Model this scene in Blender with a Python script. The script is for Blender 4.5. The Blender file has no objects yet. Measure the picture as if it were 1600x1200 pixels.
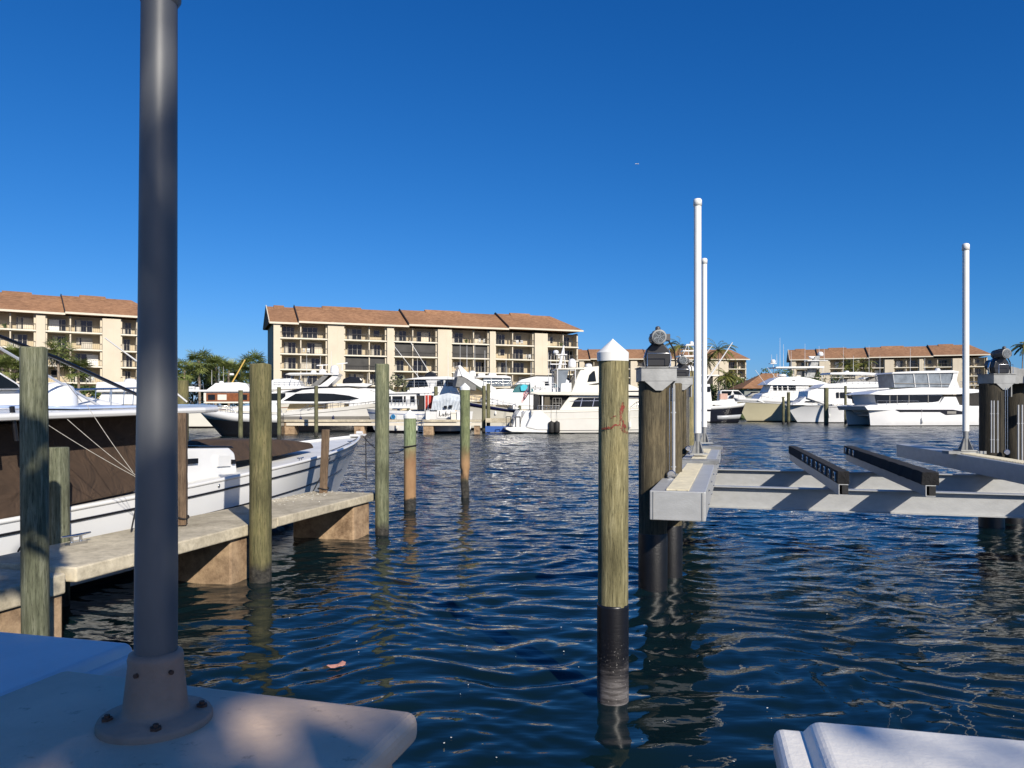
import bpy, bmesh, math, random
import numpy as np
from mathutils import Vector, Matrix
R = math.radians
rnd = random.Random(7)
scene = bpy.context.scene
C = bpy.data.collections.new('marina'); scene.collection.children.link(C)

# ------------------------------------------------------------ camera, sky, sun
F, CX, HY, CZ = 1202.0, 800.0, 637.0, 2.93        # focal length (px), centre, horizon row, eye height over the water
cam = bpy.data.cameras.new('camera'); camo = bpy.data.objects.new('camera', cam); C.objects.link(camo)
camo.location = (0, 0, CZ); camo.rotation_euler = (R(90), 0, 0)
cam.sensor_width = 36; cam.lens = 36*F/1600; cam.shift_y = 37/1600
cam.clip_start = 0.05; cam.clip_end = 8000
scene.camera = camo
SUN = Vector((.47, -.88, .565)).normalized()
SUN_ELEV = math.asin(SUN.z); SUN_ROT = math.atan2(SUN.x, SUN.y)
world = bpy.data.worlds.new("World"); scene.world = world; world.use_nodes = True
nt = world.node_tree; nt.nodes.clear()
sky = nt.nodes.new('ShaderNodeTexSky'); sky.sky_type = 'NISHITA'; sky.sun_disc = False
sky.sun_elevation = SUN_ELEV; sky.sun_rotation = SUN_ROT
sky.air_density = 0.8; sky.dust_density = 0.5; sky.ozone_density = 3.2; sky.altitude = 0
sep = nt.nodes.new('ShaderNodeSeparateColor'); cmb = nt.nodes.new('ShaderNodeCombineColor')   # deep, clear winter blue: colour response per channel
nt.links.new(sky.outputs[0], sep.inputs[0]); KS = .1708
for i_, (a_, g_) in enumerate(((.29, 1.8), (.41, 1.05), (.672, .85))):
    pw = nt.nodes.new('ShaderNodeMath'); pw.operation = 'POWER'; pw.inputs[1].default_value = g_; ml = nt.nodes.new('ShaderNodeMath'); ml.operation = 'MULTIPLY'; ml.inputs[1].default_value = a_*KS**(g_-1)
    mn = nt.nodes.new('ShaderNodeMath'); mn.operation = 'MINIMUM'; mn.inputs[1].default_value = 1.45/KS; nt.links.new(sep.outputs[i_], mn.inputs[0]); nt.links.new(mn.outputs[0], pw.inputs[0]); nt.links.new(pw.outputs[0], ml.inputs[0]); nt.links.new(ml.outputs[0], cmb.inputs[i_])
bg = nt.nodes.new('ShaderNodeBackground'); bg.inputs['Strength'].default_value = 0.125
wo = nt.nodes.new('ShaderNodeOutputWorld')
nt.links.new(cmb.outputs[0], bg.inputs[0]); nt.links.new(bg.outputs[0], wo.inputs[0])
sl = bpy.data.lights.new('sun', 'SUN'); so = bpy.data.objects.new('sun', sl); C.objects.link(so)
sl.energy = 4.5; sl.angle = R(0.55); sl.color = (1.0, .92, .80)
so.rotation_euler = SUN.to_track_quat('Z', 'Y').to_euler(); so.location = (10, -20, 30)
scene.view_settings.view_transform = 'Standard'; scene.view_settings.look = 'None'
scene.view_settings.exposure = 0.45; scene.view_settings.gamma = 1
scene.cycles.use_denoising = True
scene.cycles.max_bounces = 6; scene.cycles.diffuse_bounces = 3; scene.cycles.glossy_bounces = 3
scene.cycles.transparent_max_bounces = 6; scene.cycles.caustics_reflective = False; scene.cycles.caustics_refractive = False

def W(px, py, Y):                                  # a measured point of the place at depth Y
    return Vector(((px-CX)/F*Y, Y, CZ-(py-HY)/F*Y))
def depth_at(py, z):                               # depth at which height z shows on row py
    return (CZ-z)*F/(py-HY)

# ------------------------------------------------------------ materials
_m = {}
def principled(name):
    m = bpy.data.materials.new(name); m.use_nodes = True
    b = m.node_tree.nodes['Principled BSDF']
    return m, m.node_tree, b
def ramp(n, stops, inter='LINEAR'):
    r = n.nodes.new('ShaderNodeValToRGB'); cr = r.color_ramp; cr.interpolation = inter
    cr.elements[0].position = stops[0][0]; cr.elements[0].color = (*stops[0][1], 1)
    cr.elements[1].position = stops[-1][0]; cr.elements[1].color = (*stops[-1][1], 1)
    for p, c in stops[1:-1]:
        e = cr.elements.new(p); e.color = (*c, 1)
    return r
def noise(n, scale, detail=4, rough=.55, vec=None, sc=None, coord='Object'):
    tc = n.nodes.new('ShaderNodeTexCoord'); mp = n.nodes.new('ShaderNodeMapping')
    if sc: mp.inputs['Scale'].default_value = sc
    n.links.new(tc.outputs[coord], mp.inputs[0])
    t = n.nodes.new('ShaderNodeTexNoise'); t.inputs['Scale'].default_value = scale
    t.inputs['Detail'].default_value = detail; t.inputs['Roughness'].default_value = rough
    n.links.new(mp.outputs[0], t.inputs['Vector']); return t
def mixc(n, fac, a, b, mode='MIX'):
    x = n.nodes.new('ShaderNodeMix'); x.data_type = 'RGBA'; x.blend_type = mode
    if isinstance(fac, (int, float)): x.inputs[0].default_value = fac
    else: n.links.new(fac, x.inputs[0])
    for s, v in ((6, a), (7, b)):
        if isinstance(v, tuple): x.inputs[s].default_value = (*v, 1)
        else: n.links.new(v, x.inputs[s])
    return x.outputs[2]
def bump(n, b, h, strength, dist):
    u = n.nodes.new('ShaderNodeBump'); u.inputs['Strength'].default_value = strength; u.inputs['Distance'].default_value = dist
    n.links.new(h, u.inputs['Height']); n.links.new(u.outputs[0], b.inputs['Normal'])
def zval(n):
    tc = n.nodes.new('ShaderNodeNewGeometry'); s = n.nodes.new('ShaderNodeSeparateXYZ'); n.links.new(tc.outputs['Position'], s.inputs[0]); return s.outputs[2]
def maprange(n, v, a, b, c=0, d=1):
    r = n.nodes.new('ShaderNodeMapRange'); n.links.new(v, r.inputs[0])
    for i, x in enumerate((a, b, c, d)): r.inputs[1+i].default_value = x
    return r.outputs[0]
def M(name, col, rough=.5, metal=0, var=.12, vscale=3, bstr=0, bscale=30, spec=None, coat=0, sc=None):
    """general procedural material: colour varied by two noises, optional bump"""
    if name in _m: return _m[name]
    m, t, b = principled(name)
    n1 = noise(t, vscale, 5, .6, sc=sc)
    lo = tuple(max(0, c*(1-var)) for c in col); hi = tuple(min(1, c*(1+var*.7)) for c in col)
    r = ramp(t, [(.3, lo), (.7, hi)]); t.links.new(n1.outputs[0], r.inputs[0])
    t.links.new(r.outputs[0], b.inputs['Base Color'])
    b.inputs['Roughness'].default_value = rough; b.inputs['Metallic'].default_value = metal
    if spec is not None: b.inputs['Specular IOR Level'].default_value = spec
    if coat: b.inputs['Coat Weight'].default_value = coat; b.inputs['Coat Roughness'].default_value = .06
    if bstr:
        n2 = noise(t, bscale, 4, .6, sc=sc); bump(t, b, n2.outputs[0], bstr, .02)
    _m[name] = m; return m
def wood(name, dark, mid, light, zband=.75, zfade=.25, orange=None, wet=.12, wrap=None):
    """treated pile timber: vertical grain, cracks, knots; fouled near the waterline"""
    if name in _m: return _m[name]
    m, t, b = principled(name)
    g = noise(t, 9, 6, .7, sc=(3.2, 3.2, .22)); blot = noise(t, 1.6, 4, .6, sc=(1, 1, .6)); fine = noise(t, 45, 4, .7, sc=(2.5, 2.5, .16))
    r = ramp(t, [(.25, dark), (.5, mid), (.78, light)]); t.links.new(g.outputs[0], r.inputs[0])
    r2 = ramp(t, [(.3, (.5, .5, .44)), (.5, (.95, .95, .9)), (.7, (1.35, 1.28, 1.12))]); t.links.new(blot.outputs[0], r2.inputs[0])
    c = mixc(t, 1.0, r.outputs[0], r2.outputs[0], 'MULTIPLY')
    r3 = ramp(t, [(.34, (.10, .09, .07)), (.43, (.75, .75, .72)), (.5, (1, 1, 1)), (.64, (1, 1, 1)), (.78, (1.5, 1.42, 1.3))]); t.links.new(fine.outputs[0], r3.inputs[0])
    c = mixc(t, .85, c, r3.outputs[0], 'MULTIPLY')
    z = zval(t); wob = noise(t, 5, 4, .6); add = t.nodes.new('ShaderNodeMath'); add.operation = 'MULTIPLY_ADD'
    t.links.new(wob.outputs[0], add.inputs[0]); add.inputs[1].default_value = .35; t.links.new(z, add.inputs[2])
    if orange:
        f = maprange(t, add.outputs[0], orange[0]-.25+.17, orange[0]+.17); f2 = maprange(t, add.outputs[0], orange[1]+.17, orange[1]+.5+.17, 1, 0)
        mm = t.nodes.new('ShaderNodeMath'); mm.operation = 'MULTIPLY'; t.links.new(f, mm.inputs[0]); t.links.new(f2, mm.inputs[1])
        c = mixc(t, mm.outputs[0], c, mixc(t, r2.outputs[0], (.15, .07, .035), (.33, .20, .10)))
    f = maprange(t, add.outputs[0], zband+.17, zband+zfade+.17)
    foul = noise(t, 14, 5, .7, sc=(1, 1, 1.6)); rf = ramp(t, [(.35, (.006, .006, .006)), (.62, (.045, .042, .035)), (.8, (.16, .15, .13))]); t.links.new(foul.outputs[0], rf.inputs[0])
    c = mixc(t, f, rf.outputs[0], c)
    t.links.new(c, b.inputs['Base Color']); b.inputs['Roughness'].default_value = .85
    mx = t.nodes.new('ShaderNodeMath'); mx.operation = 'ADD'; t.links.new(g.outputs[0], mx.inputs[0]); t.links.new(fine.outputs[0], mx.inputs[1])
    bump(t, b, mx.outputs[0], .55, .02)
    _m[name] = m; return m

WHITE = M('white_gelcoat', (.70, .70, .685), .22, var=.05, vscale=.8, coat=.3)
CREAM = M('cream_gelcoat', (.68, .65, .56), .25, var=.05, vscale=.8, coat=.3)
OFFW = M('weathered_white', (.70, .70, .67), .45, var=.12, vscale=2.5)
TANH = M('tan_topsides', (.50, .47, .33), .3, var=.07, vscale=.6, coat=.3)
NAVY = M('navy_paint', (.008, .010, .045), .2, var=.1, coat=.4)
BLACK = M('black_paint', (.008, .008, .010), .25, var=.2)
BLUEB = M('blue_bottom_paint', (.01, .05, .22), .5, var=.2)
GREYB = M('grey_bottom_band', (.22, .21, .19), .5, var=.2)
GLASS = M('tinted_glass', (.010, .013, .017), .08, var=.3, vscale=.5, spec=.22)
VINYL = M('clear_vinyl', (.20, .23, .26), .18, var=.35, vscale=.9)
MESHG = M('grey_mesh', (.16, .16, .155), .7, var=.2)
CHROME = M('stainless_steel', (.62, .62, .62), .22, 1, var=.08)
GALV = M('galvanised_steel', (.27, .275, .27), .5, .3, var=.4, vscale=2.2, bstr=.08, bscale=18)
ALU = M('weathered_aluminium', (.45, .455, .445), .45, .25, var=.10, vscale=4, bstr=.15, bscale=25, sc=(1, 1, 2.2))
PVC = M('white_pvc', (.78, .78, .74), .4, var=.09, vscale=1.2)
RUB = M('black_rubber', (.012, .012, .012), .7, var=.4, vscale=6, bstr=.3)
CARPET = M('black_bunk_carpet', (.010, .010, .011), .95, var=.6, vscale=9, bstr=.9, bscale=28)
CANVAS = M('brown_canvas', (.050, .030, .018), .9, var=.25, vscale=2.2, bstr=.9, bscale=2.4)
for n_ in CANVAS.node_tree.nodes:
    if n_.type == 'BUMP': n_.inputs['Distance'].default_value = .09
    if n_.type == 'TEX_NOISE' and abs(n_.inputs['Scale'].default_value-2.4) < .01: n_.inputs['Distortion'].default_value = 1.2; n_.inputs['Detail'].default_value = 2
TARP = M('pale_tarp', (.52, .56, .60), .7, var=.2, vscale=2)
TEAK = M('varnished_wood', (.22, .075, .025), .35, var=.3, vscale=4)
ROPE = M('black_rope', (.01, .01, .012), .9, var=.3, vscale=20)
WROPE = M('pale_rope', (.45, .43, .38), .9, var=.3, vscale=20)
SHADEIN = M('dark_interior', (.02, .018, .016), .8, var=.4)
TURQ = M('turquoise_canvas', (.05, .45, .55), .7, var=.1)
REDC = M('red_cloth', (.42, .035, .02), .8, var=.25)
YEL = M('yellow_paint', (.60, .40, .10), .5, var=.1)

# ------------------------------------------------------------ mesh helper
class MB:
    def __init__(s): s.v = []; s.f = []; s.sm = []
    def add(s, vs, fs, smooth=False):
        o = len(s.v); s.v += [tuple(v) for v in vs]
        for f in fs: s.f.append(tuple(i+o for i in f)); s.sm.append(smooth)
        return s
    def hexa(s, p):                      # 8 points: bottom 4 ccw, top 4 ccw
        return s.add(p, [(3, 2, 1, 0), (4, 5, 6, 7), (0, 1, 5, 4), (1, 2, 6, 5), (2, 3, 7, 6), (3, 0, 4, 7)])
    def box(s, c, d, yaw=0, mat=None):
        x, y, z = d[0]/2, d[1]/2, d[2]/2
        pts = [Vector(q) for q in ((-x, -y, -z), (x, -y, -z), (x, y, -z), (-x, y, -z), (-x, -y, z), (x, -y, z), (x, y, z), (-x, y, z))]
        m = mat if mat is not None else Matrix.Rotation(yaw, 3, 'Z')
        return s.hexa([m @ q + Vector(c) for q in pts])
    def bar(s, p0, p1, w, h, up=(0, 0, 1)):   # rectangular bar from p0 to p1
        p0, p1 = Vector(p0), Vector(p1); d = (p1-p0).normalized(); u = Vector(up)
        if abs(d.dot(u)) > .99: u = Vector((0, 1, 0))
        a = d.cross(u).normalized(); b = a.cross(d).normalized(); a = a*w/2; b = b*h/2
        return s.hexa([p0-a-b, p1-a-b, p1+a-b, p0+a-b, p0-a+b, p1-a+b, p1+a+b, p0+a+b])
    def tube(s, pts, r, n=8, cap=True, smooth=True):
        pts = [Vector(p) for p in pts]; rs = r if isinstance(r, (list, tuple)) else [r]*len(pts)
        vs = []; fs = []; prev = None
        for i, p in enumerate(pts):
            d = (pts[min(i+1, len(pts)-1)]-pts[max(i-1, 0)])
            if d.length < 1e-9: d = Vector((0, 0, 1))
            d.normalize(); u = Vector((0, 0, 1)) if abs(d.z) < .95 else Vector((1, 0, 0))
            if prev is not None and prev.cross(d).length > 1e-3: a = (prev - d*prev.dot(d)).normalized()
            else: a = d.cross(u).normalized()
            prev = a; b = d.cross(a)
            for k in range(n):
                t = 2*math.pi*k/n; vs.append(p+(a*math.cos(t)+b*math.sin(t))*rs[i])
        for i in range(len(pts)-1):
            for k in range(n):
                fs.append((i*n+k, i*n+(k+1) % n, (i+1)*n+(k+1) % n, (i+1)*n+k))
        s.add(vs, fs, smooth)
        if cap:
            m = (len(pts)-1)*n; s.add(vs[:n], [tuple(range(n-1, -1, -1))]); s.add(vs[m:], [tuple(range(n))])
        return s
    def lathe(s, c, prof, n=24, axis=None, smooth=True, cap=True):   # prof: (r, z) from bottom to top
        c = Vector(c); q = Matrix.Identity(3) if axis is None else Vector(axis).normalized().to_track_quat('Z', 'Y').to_matrix()
        vs = [c + q @ Vector((r*math.cos(2*math.pi*k/n), r*math.sin(2*math.pi*k/n), z)) for r, z in prof for k in range(n)]
        fs = [(i*n+k, i*n+(k+1) % n, (i+1)*n+(k+1) % n, (i+1)*n+k) for i in range(len(prof)-1) for k in range(n)]
        s.add(vs, fs, smooth)
        if cap:
            m = (len(prof)-1)*n
            if prof[0][0] > 1e-4: s.add(vs[:n], [tuple(range(n-1, -1, -1))])
            if prof[-1][0] > 1e-4: s.add(vs[m:], [tuple(range(n))])
        return s
    def prism(s, poly, wfun, y0=None):   # poly in local x,z; lateral half width wfun(z) (or number); y0: lateral centre
        y0 = y0 or 0; n = len(poly); w = wfun if callable(wfun) else (lambda z: wfun)
        a = sum(poly[i][0]*poly[(i+1) % n][1]-poly[(i+1) % n][0]*poly[i][1] for i in range(n))
        if a < 0: poly = poly[::-1]
        vs = [(x, y0-w(z), z) for x, z in poly] + [(x, y0+w(z), z) for x, z in poly]
        fs = [tuple(range(n)), tuple(range(2*n-1, n-1, -1))] + [((i+1) % n, i, n+i, n+(i+1) % n) for i in range(n)]
        return s.add(vs, fs)
    def build(s, name, mat, parent=None, bevel=0, loc=None, seg=2):
        me = bpy.data.meshes.new(name); me.from_pydata(s.v, [], s.f)
        me.polygons.foreach_set('use_smooth', s.sm); me.materials.append(mat); me.update()
        o = bpy.data.objects.new(name, me); C.objects.link(o)
        if parent is not None: o.parent = parent
        if loc is not None: o.location = loc
        if bevel:
            b = o.modifiers.new('bevel', 'BEVEL'); b.width = bevel; b.segments = seg; b.limit_method = 'ANGLE'; b.angle_limit = R(35)
        return o
def tag(o, label=None, cat=None, group=None, kind=None):
    if label: o['label'] = label
    if cat: o['category'] = cat
    if group: o['group'] = group
    if kind: o['kind'] = kind
    return o
def empty(name, loc, rz=0, label=None, cat=None, group=None):
    o = bpy.data.objects.new(name, None); C.objects.link(o); o.location = loc; o.rotation_euler = (0, 0, rz); o.empty_display_size = .3
    return tag(o, label, cat, group)
def children(o): return [c for c in C.objects if c.parent == o]
def copy_tree(o, parent=None):
    c = o.copy(); C.objects.link(c); c.parent = parent
    for ch in children(o): copy_tree(ch, c)
    return c
def lerp(a, b, t): return a+(b-a)*t
def interp(pts, x):
    if x <= pts[0][0]: return pts[0][1]
    for (a, b), (c, d) in zip(pts, pts[1:]):
        if x <= c: return lerp(b, d, (x-a)/(c-a))
    return pts[-1][1]
# ------------------------------------------------------------ water
def make_water():
    m, t, b = principled('harbour_water')
    b.inputs['Base Color'].default_value = (.003, .011, .0145, 1); b.inputs['Roughness'].default_value = .02; b.inputs['IOR'].default_value = 1.333
    n1 = noise(t, 1.0, 2, .5, sc=(2.0, 4.6, 1)); n2 = noise(t, 1.0, 3, .6, sc=(4.5, 10, 1))
    ad = t.nodes.new('ShaderNodeMath'); ad.operation = 'MULTIPLY_ADD'; t.links.new(n2.outputs[0], ad.inputs[0]); ad.inputs[1].default_value = .16; t.links.new(n1.outputs[0], ad.inputs[2])
    g = t.nodes.new('ShaderNodeNewGeometry'); sx = t.nodes.new('ShaderNodeSeparateXYZ'); t.links.new(g.outputs['Position'], sx.inputs[0])
    st = maprange(t, sx.outputs[1], 9, 42, .11, 1.0)            # smoother in the lee of the quay, rougher in the open basin
    u = t.nodes.new('ShaderNodeBump'); u.inputs['Distance'].default_value = .10; t.links.new(st, u.inputs['Strength']); t.links.new(ad.outputs[0], u.inputs['Height']); t.links.new(u.outputs[0], b.inputs['Normal'])
    ro = maprange(t, sx.outputs[1], 18, 110, .02, .17); t.links.new(ro, b.inputs['Roughness'])
    A = np.radians(np.arange(-66, 66.01, .14)); r = [3.2]
    while r[-1] < 420: r.append(r[-1]*1.0042+.004)
    r = np.array(r); rr, aa = np.meshgrid(r, A, indexing='ij')
    x = rr*np.sin(aa); y = rr*np.cos(aa)-1.0; z = np.zeros_like(x)
    rg = np.random.RandomState(11); step = rr*.0046+.004
    # slow warp of the coordinates bends the crests
    wx = x+.30*np.sin(.8*x+1.1*y+1)+.18*np.sin(1.9*x-.9*y); wy = y+.22*np.sin(1.3*x+.5*y+2)+.12*np.sin(2.7*x+.9*y)
    for i in range(95):
        lam = math.exp(rg.uniform(math.log(.22), math.log(1.15))); th = rg.normal(-.12, .48); k = 2*math.pi/lam
        slope = .0168 if lam > .42 else .0158
        fade = np.clip((lam/(step*2.0)-1.0), 0, 1)
        z += slope/k*np.sin(k*(wx*math.sin(th)+wy*math.cos(th))+rg.uniform(0, 6.28))*fade
    far = np.clip((rr-16)/50, 0, 1)
    for i in range(34):
        lam = math.exp(rg.uniform(math.log(1.1), math.log(3.4))); th = rg.normal(-.1, .6); k = 2*math.pi/lam
        z += .018/k*np.sin(k*(wx*math.sin(th)+wy*math.cos(th))+rg.uniform(0, 6.28))*np.clip((lam/(step*2.0)-1.0), 0, 1)*far
    nr, nc = x.shape; V = np.stack([x, y, z], -1).reshape(-1, 3)
    i = np.arange(nr-1)[:, None]*nc+np.arange(nc-1)[None, :]; q = np.stack([i, i+nc, i+nc+1, i+1], -1).reshape(-1, 4)[:, ::-1]
    base = len(V); V = np.concatenate([V, np.array([(-900, -40, -.4), (900, -40, -.4), (900, 900, -.4), (-900, 900, -.4)], float)])
    q = np.concatenate([q, np.array([[base, base+1, base+2, base+3]])])
    me = bpy.data.meshes.new('water'); me.vertices.add(len(V)); me.vertices.foreach_set('co', V.ravel())
    me.loops.add(q.size); me.loops.foreach_set('vertex_index', q.ravel().astype(np.int32))
    me.polygons.add(len(q)); me.polygons.foreach_set('loop_start', (np.arange(len(q))*4).astype(np.int32))
    me.polygons.foreach_set('use_smooth', np.ones(len(q), bool)); me.materials.append(m); me.update(calc_edges=True); me.validate()
    o = bpy.data.objects.new('water', me); C.objects.link(o); tag(o, kind='structure'); return o
make_water()

# ------------------------------------------------------------ far shore and the quay under the camera
GRASS = M('shore_lawn', (.06, .085, .03), .95, var=.35, vscale=.3, bstr=.3, bscale=3)
CONC = M('sea_wall_concrete', (.33, .30, .25), .85, var=.25, vscale=1.5, bstr=.3)
b = MB(); sh = [(-900, 117), (-70, 120), (-20, 124), (20, 132), (40, 196), (900, 200)]; nn_ = len(sh)
b.add([(x, y, -1) for x, y in sh]+[(x, y, 1.3) for x, y in sh]+[(x, 3000, 1.6) for x, y in sh], [f for k in range(nn_-1) for f in ((k, k+1, nn_+k+1, nn_+k), (nn_+k, nn_+k+1, 2*nn_+k+1, 2*nn_+k))])
tag(b.build('far_shore_ground', GRASS), kind='structure')
b = MB(); b.box((0, -9.2, .1), (60, 22, 2.3))
tag(b.build('quay', CONC, bevel=.03), kind='structure')

# ------------------------------------------------------------ apartment buildings
def leafmat(name, c0, c1, c2):
    if name in _m: return _m[name]
    m, t, b = principled(name); n1 = noise(t, .9, 3, .6); n2 = noise(t, 9, 2, .5)
    r = ramp(t, [(.3, c0), (.55, c1), (.78, c2)]); mx = t.nodes.new('ShaderNodeMath'); mx.operation = 'MULTIPLY_ADD'
    t.links.new(n2.outputs[0], mx.inputs[0]); mx.inputs[1].default_value = .5; sb = t.nodes.new('ShaderNodeMath'); sb.operation = 'MULTIPLY'; t.links.new(n1.outputs[0], sb.inputs[0]); sb.inputs[1].default_value = .6
    t.links.new(sb.outputs[0], mx.inputs[2]); t.links.new(mx.outputs[0], r.inputs[0]); t.links.new(r.outputs[0], b.inputs['Base Color'])
    b.inputs['Roughness'].default_value = .6; b.inputs['Specular IOR Level'].default_value = .3; _m[name] = m; return m
PALMG = leafmat('palm_fronds', (.055, .085, .022), (.14, .18, .05), (.36, .34, .12))
COCOG = leafmat('coconut_fronds', (.05, .06, .015), (.12, .14, .035), (.34, .25, .07))
TREEG = leafmat('dark_leaves', (.03, .05, .016), (.065, .10, .032), (.14, .18, .06))
OLIVEG = leafmat('grey_leaves', (.08, .09, .05), (.17, .18, .10), (.3, .29, .18))
BARK = M('palm_trunk', (.26, .21, .16), .95, var=.3, vscale=2, bstr=.6, bscale=9, sc=(1, 1, 5))
def blade(mb, p, d, n, ln, w, droop):
    d = d.normalized(); q = p+d*ln*.55+Vector((0, 0, -droop*.2*ln)); e = p+d*ln+Vector((0, 0, -droop*ln)); sd = d.cross(n).normalized()*w
    mb.add([p-sd*.4, p+sd*.4, q+sd, q-sd, e], [(0, 1, 2, 3), (3, 2, 4)])
def roof_mat():
    m, t, b = principled('brown_shingle_roof')
    n1 = noise(t, 1.2, 6, .75, sc=(1, 1, 3)); r = ramp(t, [(.28, (.15, .078, .040)), (.5, (.27, .142, .072)), (.75, (.41, .235, .13))]); t.links.new(n1.outputs[0], r.inputs[0])
    n2 = noise(t, .12, 3, .5); r2 = ramp(t, [(.3, (.8, .78, .78)), (.7, (1.12, 1.1, 1.08))]); t.links.new(n2.outputs[0], r2.inputs[0])
    t.links.new(mixc(t, 1, r.outputs[0], r2.outputs[0], 'MULTIPLY'), b.inputs['Base Color']); b.inputs['Roughness'].default_value = .95
    bump(t, b, n1.outputs[0], .5, .1); return m
ROOF = roof_mat()
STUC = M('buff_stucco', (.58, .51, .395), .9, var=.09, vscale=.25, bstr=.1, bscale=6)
TRIM = M('cream_fascia', (.62, .56, .45), .8, var=.06)
BSLAB = M('balcony_slab', (.68, .63, .52), .8, var=.08)
RAILM = M('bronze_railing', (.03, .027, .025), .6, var=.2)
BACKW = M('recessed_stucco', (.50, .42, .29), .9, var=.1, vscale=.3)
SCREEN = M('insect_screen', (.045, .043, .04), .7, var=.4, vscale=.6)
CURT = M('pale_curtain', (.45, .42, .36), .8, var=.2, vscale=1.5)
DOORG = M('dark_patio_glass', (.012, .014, .018), .1, var=.5, vscale=.4)
WOODC = M('patio_furniture', (.35, .30, .25), .7, var=.3)

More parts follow.
